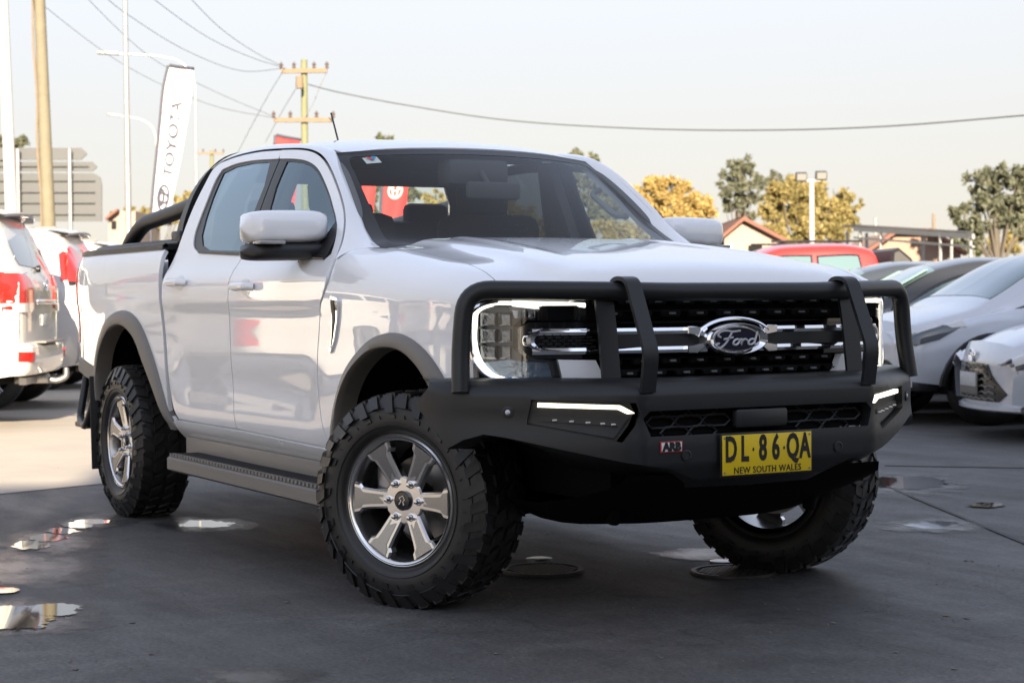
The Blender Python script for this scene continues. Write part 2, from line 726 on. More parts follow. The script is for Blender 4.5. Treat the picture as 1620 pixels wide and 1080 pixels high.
def S_fender(x, t):
    """body side below T0, rolling over to the bonnet shut line at t = 1.35."""
    x = np.asarray(x, float)
    t = np.asarray(t, float)
    y0 = side(x, T0)
    u = np.clip((t - T0) / .3, 0, 1.05)
    ysh = np.minimum(.79, y0 - .075)
    zs = zsh(x)
    p1y, p1z = y0 + .022, T0 + (zs - T0) * .72
    p2y, p2z = ysh + .075, zs - .004
    b0, b1, b2, b3 = (1 - u) ** 3, 3 * u * (1 - u) ** 2, 3 * u * u * (1 - u), u ** 3
    yt = b0 * y0 + b1 * p1y + b2 * p2y + b3 * ysh
    zt = b0 * T0 + b1 * p1z + b2 * p2z + b3 * zs
    lo = t <= T0
    return np.stack([x, -np.where(lo, side(x, t), yt), np.where(lo, t, zt)], -1)


def t_of_z(x, z):
    a, b = .4, 1.35
    for _ in range(40):
        m_ = (a + b) / 2
        if S_fender(np.array([x]), np.array([m_]))[0, 2] < z:
            a = m_
        else:
            b = m_
    return (a + b) / 2


def S_hood(x, y):
    h = hsh(np.abs(y))
    zs, zc = zsh(x), zce(x)
    return np.stack([x, y, zs + (zc - zs) * h], -1)


XFp = pchip([0, .3, .5, .6, .7, .78, .84, .88, .905, .93], [.80, .79, .765, .745, .71, .665, .615, .565, .50, .43])


def S_front(off=0.0):
    def f(y, z):
        return np.stack([XFp(np.abs(y)) + off - .25 * (np.clip(z - 1.0, 0, 1)) ** 2, y, z], -1)
    return f


ARCH_F = crom([(-.575, .50), (-.548, .583), (-.481, .708), (-.358, .846), (-.182, .944), (-.015, .986), (.144, .984), (.296, .931), (.416, .837), (.50, .72), (.545, .60)], 6)
ARCH_FI = crom([(-.515, .50), (-.492, .585), (-.432, .715), (-.318, .825), (-.160, .905), (-.016, .936), (.138, .930), (.262, .880), (.356, .800), (.430, .70), (.475, .60)], 6)
ARCH_R = crom([(-2.50, .49), (-2.51, .532), (-2.646, .753), (-2.752, .877), (-2.898, 1.002), (-3.032, 1.052), (-3.171, 1.066), (-3.31, 1.052), (-3.464, 1.008), (-3.60, .925), (-3.68, .83), (-3.72, .75), (-3.74, .66), (-3.75, .58)], 6)
ARCH_RI = crom([(-2.555, .49), (-2.575, .545), (-2.690, .672), (-2.829, .817), (-2.940, .920), (-3.060, .975), (-3.171, .994), (-3.30, .985), (-3.423, .948), (-3.555, .865), (-3.63, .78), (-3.665, .72), (-3.69, .65), (-3.70, .58)], 6)

SHUT_TOP = crom([(-2.30, 1.772), (-2.098, 1.786), (-1.829, 1.787), (-1.556, 1.774), (-1.347, 1.759), (-1.214, 1.737), (-1.113, 1.703), (-1.011, 1.649), (-.897, 1.572), (-.795, 1.492), (-.736, 1.433), (-.684, 1.386), (-.61, 1.32), (-.562, 1.265), (-.545, 1.195), (-.583, 1.128), (-.614, 1.087), (-.645, .992), (-.671, .899), (-.676, .761), (-.66, .66), (-.63, .58), (-.60, .535)], 5)
B_GAP = crom([(-1.556, 1.774), (-1.545, 1.62), (-1.545, 1.45), (-1.575, 1.31), (-1.62, 1.2), (-1.648, 1.05), (-1.661, .898), (-1.655, .69), (-1.64, .548)], 6)
REAR_EDGE = crom([(-2.30, 1.772), (-2.385, 1.74), (-2.42, 1.67), (-2.47, 1.545), (-2.50, 1.37), (-2.535, 1.25), (-2.545, 1.19), (-2.548, 1.06), (-2.50, .75), (-2.46, .6), (-2.42, .548)], 6)
WIN_TOP = crom([(-2.249, 1.732), (-2.085, 1.748), (-1.865, 1.748), (-1.645, 1.738), (-1.465, 1.728), (-1.305, 1.712), (-1.199, 1.689), (-1.112, 1.655), (-1.026, 1.603), (-.935, 1.539), (-.868, 1.484), (-.81, 1.436), (-.757, 1.392), (-.690, 1.335), (-.640, 1.29)], 5)
WIN_REAR = crom([(-2.249, 1.732), (-2.285, 1.685), (-2.298, 1.60), (-2.314, 1.50), (-2.318, 1.43), (-2.285, 1.372), (-2.20, 1.342), (-2.07, 1.333)], 5)


def belt(x):
    return 1.333 + (x + 2.07) * (1.270 - 1.333) / (-.60 + 2.07)


def split_at(curve, pt):
    i = min(range(len(curve)), key=lambda k: (curve[k][0] - pt[0]) ** 2 + (curve[k][1] - pt[1]) ** 2)
    return i


def shift(c, dx=0, dz=0):
    return [(p[0] + dx, p[1] + dz) for p in c]


it_ = split_at(SHUT_TOP, (-1.556, 1.774))
iw_ = split_at(WIN_TOP, (-1.54, 1.734))
G = .0045
front_door_outline = (shift(SHUT_TOP[it_:], -G, -.001) + [(-.62, .532)] + [(-1.64 + G, .548)] + shift(B_GAP, G)[::-1][1:])
# window notch: cut along the belt and the window head
bi = split_at(B_GAP, (-1.565, 1.316))
fw_notch = [(B_GAP[bi][0] + G, belt(-1.57))] + [(x, belt(x)) for x in (-1.3, -1.0, -.8)] + [(-.66, belt(-.66))] + WIN_TOP[::-1][:len(WIN_TOP) - iw_] + [(-1.548 + G, 1.7345)]
front_door_outline = shift(SHUT_TOP[it_:], -G, -.002) + [(-.62, .530), (-1.64 + G, .548)] + shift(B_GAP, G)[::-1][1:len(B_GAP) - bi] + fw_notch
rd_notch = [(-1.549 - G, 1.7350)] + WIN_TOP[:iw_ + 1][::-1][1:] + WIN_REAR[1:] + [(x, belt(x)) for x in (-1.9, -1.75)] + [(B_GAP[bi][0] - G, belt(-1.58))]
rear_door_outline = shift(SHUT_TOP[:it_ + 1], 0, -.004)[::-1] + REAR_EDGE[1:] + [(-2.0, .546)] + shift(B_GAP, -G)[::-1][:len(B_GAP) - bi] + rd_notch[::-1]
front_win = [(B_GAP[bi][0] + G, belt(-1.57) + .002)] + [(x, belt(x) + .002) for x in (-1.3, -1.0, -.8)] + [(-.66, belt(-.66))] + WIN_TOP[::-1][:len(WIN_TOP) - iw_] + [(-1.548 + G, 1.7345)]
rear_win = WIN_TOP[:iw_ + 1] + [(-1.549 - G, 1.735), (B_GAP[bi][0] - G, belt(-1.58))] + [(x, belt(x)) for x in (-1.75, -1.9)] + WIN_REAR[::-1][:-1]
glass_f = [(-1.42, 1.312), (-1.44, 1.40), (-1.459, 1.50), (-1.474, 1.60), (-1.461, 1.716), (-1.40, 1.712), (-1.303, 1.700), (-1.205, 1.677), (-1.125, 1.645), (-1.038, 1.594), (-.945, 1.530), (-.88, 1.475), (-.825, 1.43), (-.775, 1.37), (-.745, 1.285)]
glass_r = [(-2.225, 1.715), (-2.085, 1.735), (-1.865, 1.737), (-1.65, 1.727), (-1.61, 1.618), (-1.632, 1.482), (-1.627, 1.39), (-1.605, 1.330), (-2.06, 1.346), (-2.17, 1.37), (-2.225, 1.42), (-2.243, 1.50), (-2.244, 1.60)]
OUT_R = [(-2.598, 1.362)] + [(-3.0, 1.368), (-3.4, 1.373), (-3.8, 1.376), (-4.15, 1.366), (-4.27, 1.352), (-4.315, 1.30), (-4.345, 1.15), (-4.355, .95), (-4.34, .815), (-4.0, .79), (-3.72, .755)]
bed_outline = OUT_R + [p for p in ARCH_R[::-1] if p[1] > .76 or p[0] > -3.2] + [(-2.53, .49), (-2.548, .75), (-2.590, 1.06), (-2.598, 1.2)]
fender_outline = [(x + G, t_of_z(x, z)) for x, z in SHUT_TOP if z < 1.262 and x > -.7][::-1]
fender_outline = [(-.585, .50)] + fender_outline + [(-.585, t_of_z(-.585, 1.285)), (-.60, 1.347), (-.475, 1.347)]
fender_outline += [(x, 1.347) for x in (-.40, -.2, 0, .2, .35, .45, .52, .565)]
fender_outline += [(.572, 1.25), (.570, 1.12), (.566, 1.0), (.566, .90), (.57, .80), (.555, .73)]
fender_outline += [p for p in ARCH_F[::-1] if p[1] < .99 and (p[0] < .49)]

MUDFLAP = mat('mud_flap', (0.014, 0.014, 0.014), 0.7)
for mir in (None, 'y'):
    sgn = 1 if mir else -1
    panel('fender', fender_outline, S_fender, WHITE, TRUCK, mirror=mir, step=.03)
    fd = panel('front_door', front_door_outline, S_side, WHITE, TRUCK, mirror=mir, step=.03)
    rd = panel('rear_door', rear_door_outline, S_side, WHITE, TRUCK, mirror=mir, step=.03)
    panel('bed_side', bed_outline, S_bed, WHITE, TRUCK, mirror=mir, step=.035)
    panel('window_frame', front_win, S_side, SEAL, fd, holes=[glass_f], mirror=mir, off=-.006, flange=.012)
    panel('window_frame', rear_win, S_side, SEAL, rd, holes=[glass_r], mirror=mir, off=-.006, flange=.012)
    panel('window_pane', glass_f, S_side, GL_SIDE, fd, mirror=mir, off=-.010, flange=0)
    panel('window_pane', glass_r, S_side, GL_DARK, rd, mirror=mir, off=-.010, flange=0)
    # bright-edged black belt moulding under the glass
    for a, b, dd in ((-1.55, -.66, fd), (-2.16, -1.585, rd)):
        q = [(x, -side(x, belt(x)) - .004, belt(x) + .004) for x in np.linspace(a, b, 14)]
        MB().tube([(x, y * -sgn, z) for x, y, z in q], .009, 8).build('belt_moulding', SEAL, dd)
    # inner trim behind the door frames
    panel('inner_trim', front_door_outline, S_side, TRIM, fd, mirror=mir, off=-.045, flange=0, step=.06)
    panel('inner_trim', rear_door_outline, S_side, TRIM, rd, mirror=mir, off=-.045, flange=0, step=.06)
    # sill under the doors
    sill = [(-2.50, .535), (-2.42, .542), (-1.6, .541), (-.66, .524), (-.60, .50), (-.585, .455), (-2.50, .455)]
    panel('sill', sill, S_side, WHITE, TRUCK, mirror=mir, step=.03, off=.006)
    # wheel arch flares
    for co, ci, SS, nm in ((ARCH_F, ARCH_FI, side, 'front'), (ARCH_R, ARCH_RI, bedside, 'rear')):
        A = np.array(co)
        I = np.array(ci)
        keep = slice(0, None) if nm == 'rear' else slice(0, -8)
        A, I = A[keep], I[keep]
        rows = []
        for f_, dy in ((1.06, -.02), (1.0, .002), (.97, .012), (.80, .020), (.1, .026), (.0, .022), (-.05, .0), (-.12, -.06)):
            p = I + (A - I) * f_
            yy = SS(p[:, 0], np.minimum(p[:, 1], 1.3)) + dy
            rows.append([(x, sgn * y, z) for (x, z), y in zip(p, yy)])
        MBf = loft('wheel_arch_flare', rows, PLAST, TRUCK, angle=50)
        # dark liner of the wheel well
        rows = []
        for dy in (.02, .12, .35):
            yy = SS(I[:, 0], np.minimum(I[:, 1], 1.3)) - dy
            k = 1.0 if dy < .1 else 1.03
            cx_ = I[:, 0].mean()
            rows.append([(cx_ + (x - cx_) * k, sgn * y, z * (1.0 if dy < .1 else 1.02)) for (x, z), y in zip(I, yy)])
        loft('wheel_liner', rows, UNDER, TRUCK)
    # chrome and black vent badge on the fender
    vb = [(-.485, 1.125), (-.425, 1.118), (-.420, 1.09), (-.440, 1.02), (-.475, .955), (-.520, .905), (-.528, .915), (-.500, .97), (-.487, 1.03)]
    vp = panel('fender_vent', vb, S_side, CHROME, TRUCK, mirror=mir, off=.010, flange=.016, step=.02)
    panel('vent_insert', [(-.478, 1.112), (-.448, 1.108), (-.455, 1.03), (-.487, .965), (-.508, .925), (-.490, .97), (-.477, 1.03)], S_side, BLACKP, vp, mirror=mir, off=.0125, flange=.004, step=.02)
    # door handles
    for hx, hz, dd in ((-1.415, 1.168, fd), (-2.285, 1.196, rd)):
        y0 = float(side(hx, hz))
        rec = MB()
        rec.lathe([(.001, 0), (.03, .0), (.042, -.001), (.048, .001)], 24, 'y')
        pts = fillet([(hx - .105, sgn * (y0 + .004), hz), (hx - .092, sgn * (y0 + .036), hz + .004), (hx + .085, sgn * (y0 + .040), hz + .004), (hx + .105, sgn * (y0 + .006), hz)], .03, 5)
        hm = MB().tube(pts, .017, 10, ry=.013)
        hm.build('door_handle', WHITE, dd)
        ring = [(hx + .062 * math.cos(t), hz + .036 * math.sin(t)) for t in np.linspace(0, 2 * math.pi, 20, endpoint=False)]
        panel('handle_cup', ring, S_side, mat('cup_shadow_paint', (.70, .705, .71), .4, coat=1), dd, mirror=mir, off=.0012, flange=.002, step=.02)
    cap = [(hx_ + .03 * math.cos(t), .003) for hx_, t in ()]
    # rocker skirt and side step
    MB().box((-1.46, sgn * .86, .40), (1.90, .03, .13), bev=.01).build('rocker_skirt', PLAST, TRUCK)
    st = MB()
    prof = [(.86, .392), (1.005, .392), (1.024, .380), (1.024, .330), (1.005, .318), (.86, .335)]
    x0, x1 = -2.24, -.42
    V = [(x, sgn * y, z) for x in (x0 + .03, x0, x1, x1 + .0) for y, z in prof]
    stp = MB()
    for xs in ((x0, x1),):
        n = len(prof)
        ring = lambda x, s_=1.0: [(x, sgn * (.94 + (y - .94) * s_), .357 + (z - .357) * s_) for y, z in prof]
        R_ = [ring(x0 - .03, .6), ring(x0), ring(x1), ring(x1 + .03, .6)]
        VV = [p for r in R_ for p in r]
        FF = [(i * n + k, i * n + (k + 1) % n, i * n + n + (k + 1) % n, i * n + n + k) for i in range(3) for k in range(n)] + [tuple(range(n))[::-1], tuple(3 * n + k for k in range(n))]
        stp.add(VV, FF)
    sto = stp.build('side_step', PLAST, TRUCK, angle=30)
    gr = MB()
    te = MB()
    for i in range(46):
        x = x0 + .03 + i * (x1 - x0 - .06) / 45
        gr.box((x, sgn * .935, .396), (.016, .115, .010))
        te.box((x, sgn * 1.004, .397), (.022, .026, .012))
    tag(te.build('step_teeth', PLAST, sto, smooth=False), kind='stuff')
    tag(gr.build('step_tread', mat('step_rubber', (.02, .02, .022), .6), sto, smooth=False), kind='stuff')
    for bx_ in (-2.0, -1.33, -.66):
        MB().box((bx_, sgn * .84, .35), (.05, .20, .04)).build('step_bracket', UNDER, sto)
    # mud flap behind the rear wheel
    MB().box((-3.72, sgn * .83, .46), (.012, .26, .50), rot=Matrix.Rotation(-.06, 3, 'Y'), bev=.004).build('mud_flap', MUDFLAP, TRUCK)
    # tail light, wrapping the rear corner
    tl = MB()
    z_ = np.linspace(.88, 1.30, 10)
    rows = []
    for xo, yo in ((-4.30, .003), (-4.335, .012), (-4.365, .005), (-4.385, -.03), (-4.39, -.10)):
        rows.append([(xo + .01 * math.sin((z - .88) * 7), sgn * (float(bedside(-4.30, z)) + yo), z) for z in z_])
    loft('tail_light', rows, TAIL, TRUCK)
    # plastic trim and step at the rear bumper corner
    rb = MB()
    rb.prism([(-3.72, .755), (-3.95, .785), (-4.15, .798), (-4.16, .72), (-4.05, .695), (-3.80, .66), (-3.75, .62)], .80, .902, lambda u, v, h: (u, sgn * h, v), bev=.012)
    rb.build('rear_bumper_corner', PLAST, TRUCK)
    rs = MB()
    rs.tube(fillet([(-3.80, sgn * .90, .66), (-3.84, sgn * .925, .50), (-3.95, sgn * .925, .42), (-4.14, sgn * .90, .46), (-4.20, sgn * .84, .70)], .06), .022, 10)
    rs.box((-4.02, sgn * .86, .43), (.24, .14, .03), bev=.008)
    rs.build('rear_step', BLACKP, TRUCK)
    # bed rail cap
    rl = MB()
    pts = [(x, sgn * (float(bedside(x, 1.37)) - .035), 1.376) for x in np.linspace(-2.62, -4.20, 10)]
    rl.strap(pts, .095, .022, (0, 1, 0))
    rl.tube([(x, y - sgn * .05, z + .02) for x, y, z in pts], .022, 8)
    rl.tube([(x, y + sgn * .03, z + .006) for x, y, z in pts], .012, 8)
    rl.build('bed_rail', BLACKP, TRUCK)

# bed interior, tonneau, tailgate
MB().box((-3.42, 0, 1.365), (1.66, 1.62, .03), bev=.006).build('tonneau_cover', BLACKP, TRUCK)
MB().box((-4.33, 0, 1.09), (.06, 1.50, .52), bev=.02).build('tailgate', WHITE, TRUCK)
MB().box((-4.36, 0, .60), (.10, 1.6, .16), bev=.03).build('rear_bumper', BLACKP, TRUCK)
MB().box((-2.615, 0, .95), (.02, 1.76, .80)).build('bed_front_wall', UNDER, TRUCK)

# sports bar behind the cab
sb = MB()
for s_ in (-1, 1):
    sb.tube(fillet([(-3.74, s_ * .74, 1.385), (-3.66, s_ * .735, 1.445), (-3.50, s_ * .72, 1.525), (-3.1, s_ * .705, 1.557), (-2.58, s_ * .69, 1.605)], .14), .041, 16)
    sb.box((-3.74, s_ * .74, 1.395), (.20, .10, .03), bev=.008)
    sb.box((-2.66, s_ * .77, 1.42), (.14, .12, .07), bev=.01)
hoop = [(-2.635, -.80, 1.40), (-2.615, -.785, 1.50), (-2.565, -.74, 1.64), (-2.50, -.665, 1.755), (-2.46, -.55, 1.80), (-2.45, -.3, 1.815), (-2.45, 0, 1.82), (-2.45, .3, 1.815), (-2.46, .55, 1.80), (-2.50, .665, 1.755), (-2.565, .74, 1.64), (-2.615, .785, 1.50), (-2.635, .80, 1.40)]
hs = crom(hoop, 4)
sb.strap(hs, .10, .05, (1, 0, .25))
sb.build('sports_bar', BAR, TRUCK)

# cab: roof rails and A pillars, roof, windscreen, back wall
DP = [(-2.42, 1.745), (-2.30, 1.776), (-2.098, 1.792), (-1.829, 1.793), (-1.556, 1.780), (-1.345, 1.765), (-1.211, 1.743), (-1.108, 1.709), (-1.006, 1.655), (-.892, 1.578), (-.790, 1.498), (-.731, 1.439), (-.679, 1.391), (-.604, 1.325), (-.554, 1.268)]
WP = [(-2.42, .575, 1.79), (-2.30, .585, 1.808), (-2.098, .59, 1.818), (-1.829, .595, 1.817), (-1.54, .60, 1.797), (-1.30, .61, 1.768), (-1.19, .618, 1.745), (-1.115, .628, 1.700), (-1.042, .640, 1.650), (-.927, .661, 1.572), (-.822, .679, 1.493), (-.742, .694, 1.434), (-.665, .710, 1.385), (-.567, .725, 1.338), (-.471, .740, 1.312)]
D_ = crom(DP, 5)
W_ = crom(WP, 5)
for mir in (None, 'y'):
    rows = []
    for (dx, dz), w_ in zip(D_, W_):
        Dp = np.array([dx, -float(side(dx, dz)), dz])
        Wp = np.array([w_[0], -w_[1], w_[2]])
        rr = np.linalg.norm(Dp - Wp)
        n_ = np.array([.30, -.55, .75])
        n_ /= np.linalg.norm(n_)
        slope = np.array([0, float(side(dx, dz + .01) - side(dx, dz - .01)) / .02 * -1, 1.0])
        slope /= np.linalg.norm(slope)
        # control point: up along the body side from D, blended with a point outboard of W
        Q = (Dp + slope * rr * .42) * .55 + (Wp + (Dp - Wp) * .45 + n_ * rr * .16) * .45
        ts = np.linspace(0, 1, 11)
        row = [tuple(Dp * (1 - t) ** 2 + Q * 2 * t * (1 - t) + Wp * t * t) for t in ts]
        # tucked-in edges
        row = [tuple(Dp + np.array([0, .03, 0]))] + row + [tuple(Wp + np.array([-.01, .015, -.03]))]
        rows.append(row)
    loft('cab_rail', rows, WHITE, TRUCK, mirror=mir, angle=60)
    # inner pillar cover
    rows2 = [[(x, y + .05, z - .02) for x, y, z in r[1:-1:2]] for r in rows]
    loft('pillar_trim', rows2, HEADL, TRUCK, mirror=mir)

zro = pchip([-2.50, -2.42, -2.3, -2.0, -1.7, -1.4, -1.2, -1.09, -1.0], [1.79, 1.812, 1.832, 1.849, 1.848, 1.826, 1.795, 1.768, 1.742])


def S_roof(x, y):
    y = np.asarray(y, float)
    e = np.abs(y) / .59
    ribs = .004 * (np.cos(np.clip(np.abs(y) - .19, -.06, .06) / .06 * math.pi) + 1) * smooth01(-2.35, -2.2, x) * (1 - smooth01(-1.5, -1.3, x))
    return np.stack([x, y, zro(x + .075 * e ** 2) - .024 * e ** 2 - .018 * e ** 8 - ribs], -1)


xfr = lambda y: -1.085 - .085 * (y / .62) ** 2
ys = np.linspace(-.575, .575, 17)
roof_o = [(float(xfr(y)) - .004, float(y)) for y in ys] + [(-1.45, .585), (-2.0, .575), (-2.36, .565)] + [(-2.43, .5), (-2.43, -.5)] + [(-2.36, -.565), (-2.0, -.575), (-1.45, -.585)]
panel('roof', roof_o, S_roof, WHITE, TRUCK, step=.05, flange=.03)
panel('headliner', roof_o, S_roof, HEADL, TRUCK, step=.1, flange=0, off=-.05)
# black ditch strips beside the roof skin
for s_ in (-1, 1):
    rows = [[(w_[0], s_ * (w_[1] + .012), w_[2] - .014), (w_[0], s_ * (w_[1] - .03), w_[2] - .016)] for w_ in crom(WP[:8], 4)]
    loft('roof_ditch', rows, SEAL, TRUCK)

edge_x = pchip([1.311, 1.338, 1.385, 1.434, 1.493, 1.572, 1.65, 1.70, 1.734], [-.471, -.567, -.665, -.742, -.822, -.927, -1.042, -1.115, -1.171])
edge_y = pchip([1.311, 1.338, 1.385, 1.434, 1.493, 1.572, 1.65, 1.70, 1.734], [.740, .725, .710, .694, .679, .661, .640, .628, .62])


def S_ws(u, v):
    """windscreen: u = -1..1 across, v = 0..1 from cowl to roof."""
    u = np.asarray(u, float)
    v = np.asarray(v, float)
    ze = 1.311 + (1.734 - 1.311) * v
    ex, ey = edge_x(ze), edge_y(ze)
    cx_ = -.345 + (-1.083 + .345) * (v * .93 + .07 * v * v)
    cz_ = 1.300 + (1.760 - 1.300) * (v * 1.07 - .07 * v * v)
    k = 1 - np.abs(u) ** 2.2
    return np.stack([ex + (cx_ - ex) * k, ey * u, ze + (cz_ - ze) * k], -1)


ws_o = [(-1, 0), (1, 0), (1, 1), (-1, 1)]
ws_in = fillet([(0, .05, 0), (-.93, .05, 0), (-.945, .94, 0), (.945, .94, 0), (.93, .05, 0), (0, .05, 0)], .06, 5)
ws_in = [(p[0], p[1]) for p in ws_in][:-1]
wso = panel('windscreen', ws_in, S_ws, GL_FRONT, TRUCK, step=.06, flange=0)
panel('windscreen_border', ws_o, S_ws, SEAL, wso, holes=[ws_in], step=.05, flange=.01, off=.001)
# small service sticker and camera wedge behind the screen
panel('service_sticker', [(-.84, .865), (-.74, .87), (-.75, .935), (-.85, .93)], S_ws, mat('sticker_white', (.75, .77, .72), .6), wso, step=.05, flange=0, off=-.003)
panel('sticker_red', [(-.83, .925), (-.80, .925), (-.79, .89), (-.80, .89)], S_ws, mat('sticker_red', (.6, .06, .05), .6), wso, step=.05, flange=0, off=.003)
panel('sticker_blue', [(-.76, .93), (-.79, .93), (-.80, .89), (-.785, .89)], S_ws, mat('sticker_blue', (.03, .25, .5), .6), wso, step=.05, flange=0, off=.003)
MB().box((-1.10, 0, 1.66), (.14, .30, .12), bev=.03).build('camera_housing', TRIM, TRUCK)
rm = MB().box((-.95, .02, 1.575), (.035, .26, .075), bev=.015)
rm.tube([(-1.02, 0, 1.66), (-.97, .01, 1.60)], .012, 8)
rm.build('rear_view_mirror', TRIM, TRUCK)

# cab back wall with its window
bw = [(-.72, 1.36), (.72, 1.36), (.70, 1.55), (.60, 1.74), (.4, 1.775), (-.4, 1.775), (-.60, 1.74), (-.70, 1.55)]
bwh = [(-.58, 1.40), (.58, 1.40), (.56, 1.60), (.52, 1.69), (-.52, 1.69), (-.56, 1.60)]


def S_back(y, z):
    z = np.asarray(z, float)
    return np.stack([-2.50 + .10 * np.clip((z - 1.36) / .42, 0, 1) ** 1.4 + .03 * (np.asarray(y) / .7) ** 2, y, z], -1)


panel('cab_back', bw, S_back, WHITE, TRUCK, holes=[bwh], step=.06, flip=True)
panel('back_trim', bw, S_back, TRIM, TRUCK, holes=[bwh], step=.08, off=-.03, flange=0, flip=True)
panel('back_window', bwh, S_back, GL_BACK, TRUCK, step=.08, flange=0, flip=True, off=-.01)
MB().box((-2.47, 0, .95), (.04, 1.72, .84)).build('cab_back_lower', UNDER, TRUCK)

# bonnet
xh = lambda y: float(XFp(abs(y))) - .012
hood_o = [(-.43 - .0, y) for y in np.linspace(-.64, .64, 9)][::1]
hood_o = [(-.44, float(y)) for y in np.linspace(.60, -.60, 9)] + [(-.425, -.68), (-.36, -.76), (-.30, -.784)] + [(x, -.786) for x in (0, .3, .45, .52, .565)]
hood_o += [(xh(y), float(y)) for y in np.linspace(-.785, .785, 24)] + [(x, .786) for x in (.565, .52, .45, .3, 0)] + [(-.30, .784), (-.36, .76), (-.425, .68)]


def S_hood2(x, y):
    p = S_hood(x, y)
    d = XFp(np.abs(y)) - x
    p[..., 2] -= .050 * np.clip(1 - d / .09, 0, 1.2) ** 2
    # two soft creases along the power dome
    yy = np.abs(y)
    p[..., 2] += .006 * np.exp(-((yy - (.40 + .10 * (x + .4))) / .035) ** 2) * (1 - smooth01(.25, .6, x))
    return p


panel('bonnet', hood_o, S_hood2, WHITE, TRUCK, step=.032, flange=.025)
MB().box((.30, 0, 1.06), (.9, 1.4, .05)).build('engine_bay_cover', UNDER, TRUCK)
MB().tube([(.71, -.27, 1.16), (.71, -.27, 1.192)], .009, 10).tube([(.71, -.27, 1.165), (.71, -.27, 1.170)], .013, 10).tube([(.71, -.27, 1.180), (.71, -.27, 1.184)], .013, 10).build('bonnet_stop', BLACKP, TRUCK)
# black cowl between bonnet and screen
cw = [[(-.47, y, 1.298), (-.30, y, 1.292)] for y in np.linspace(-.72, .72, 13)]
loft('cowl', cw, BLACKP, TRUCK)
for x_, y_, x2, y2 in ((-.44, -.62, -.50, .02), (-.43, .05, -.47, .62)):
    MB().tube([(x_, y_, 1.312), ((x_ + x2) / 2, (y_ + y2) / 2, 1.335), (x2, y2, 1.335)], .008, 6).build('wiper', SEAL, TRUCK)
MB().tube([(-2.30, -.12, 1.86), (-2.26, -.12, 1.848)], .022, 10).tube([(-2.265, -.12, 1.855), (-2.37, -.12, 2.035)], .0045, 6).build('aerial', SEAL, TRUCK)

# ---- mirrors


def mirror_part(z0, z1, sgn, grow, shape):
    rows = []
    for q in np.linspace(0, 1, 15):
        y = -.80 - .36 * q
        e = max(0.0, 1 - abs((q - .5) / .5) ** shape)
        f = e ** .5
        cz_ = (z0 + z1) / 2
        hz = (z1 - z0) / 2
        row = []
        for a in np.linspace(0, 2 * math.pi, 24, endpoint=False):
            ca, sa = math.cos(a), math.sin(a)
            row.append((-.86 + grow * .105 * f * math.copysign(abs(ca) ** .6, ca) - .03 * q, -sgn * -y if False else sgn * abs(y), cz_ + hz * (.35 + .65 * f if e > 0 else .0) * math.copysign(abs(sa) ** .55, sa) - .006 * q))
        rows.append(row)
    return rows


for s_ in (-1, 1):
    mroot = MB()
    rows = mirror_part(1.338, 1.474, s_, 1.0, 4.5)
    mo = loft('mirror', rows, WHITE, TRUCK, closed_v=True, angle=70)
    rows = mirror_part(1.272, 1.345, s_, .97, 5)
    loft('mirror_base', rows, BLACKP, mo, closed_v=True, angle=60)
    MB().box((-.80, s_ * .80, 1.30), (.16, .12, .05), bev=.012).build('mirror_arm', BLACKP, mo)
    MB().box((-.790, s_ * 1.075, 1.338), (.085, .11, .014), bev=.006).build('turn_signal', mat('signal_lens', (.30, .29, .27), .15, coat=.8), mo)
    panel('mirror_sail', [(-.84, 1.285), (-.66, 1.280), (-.70, 1.34), (-.76, 1.395), (-.80, 1.425)], S_side, BLACKP, mo, mirror=('y' if s_ > 0 else None), off=.004, flange=.012, step=.04)
    MB().box((-.965, s_ * .98, 1.40), (.006, .28, .11), bev=.002).build('mirror_glass', CHROME, mo)

# ---- interior
MB().prism([(-.50, 1.10), (-.50, 1.285), (-.70, 1.30), (-.95, 1.24), (-1.0, 1.05), (-.95, .80), (-.6, .80)], -.78, .78, lambda u, v, h: (u, h, v), bev=.03).build('dashboard', TRIM, TRUCK)
MB().box((-.86, -.38, 1.275), (.22, .34, .07), rot=Matrix.Rotation(.2, 3, 'Y'), bev=.03).build('instrument_hood', TRIM, TRUCK)
MB().box((-1.0, 0, 1.19), (.03, .22, .30), bev=.02).build('touch_screen', GLOSSB, TRUCK)
sw = MB()
ctr = Vector((-1.10, -.38, 1.15))
ax = Vector((-.90, 0, .42)).normalized()
e1 = Vector((0, 1, 0))
e2 = ax.cross(e1)
sw.tube([ctr + (e1 * math.cos(a) + e2 * math.sin(a)) * .185 for a in np.linspace(0, 2 * math.pi, 32, endpoint=False)], .016, 10, closed=True)
for a in (0, math.pi, -math.pi / 2):
    sw.tube([ctr, ctr + (e1 * math.cos(a) + e2 * math.sin(a)) * .18], .018, 8)
sw.box(ctr, (.06, .16, .12), bev=.02)
sw.build('steering_wheel', mat('wheel_leather', (.02, .02, .02), .45), TRUCK)


def seat(x, y, w_):
    s_ = MB()
    s_.box((x + .10, y, .92), (.50, w_, .16), bev=.05)
    s_.box((x - .20, y, 1.20), (.16, w_, .62), rot=Matrix.Rotation(-.20, 3, 'Y'), bev=.06)
    o_ = s_.build('seat', SEATM, TRUCK)
    return o_


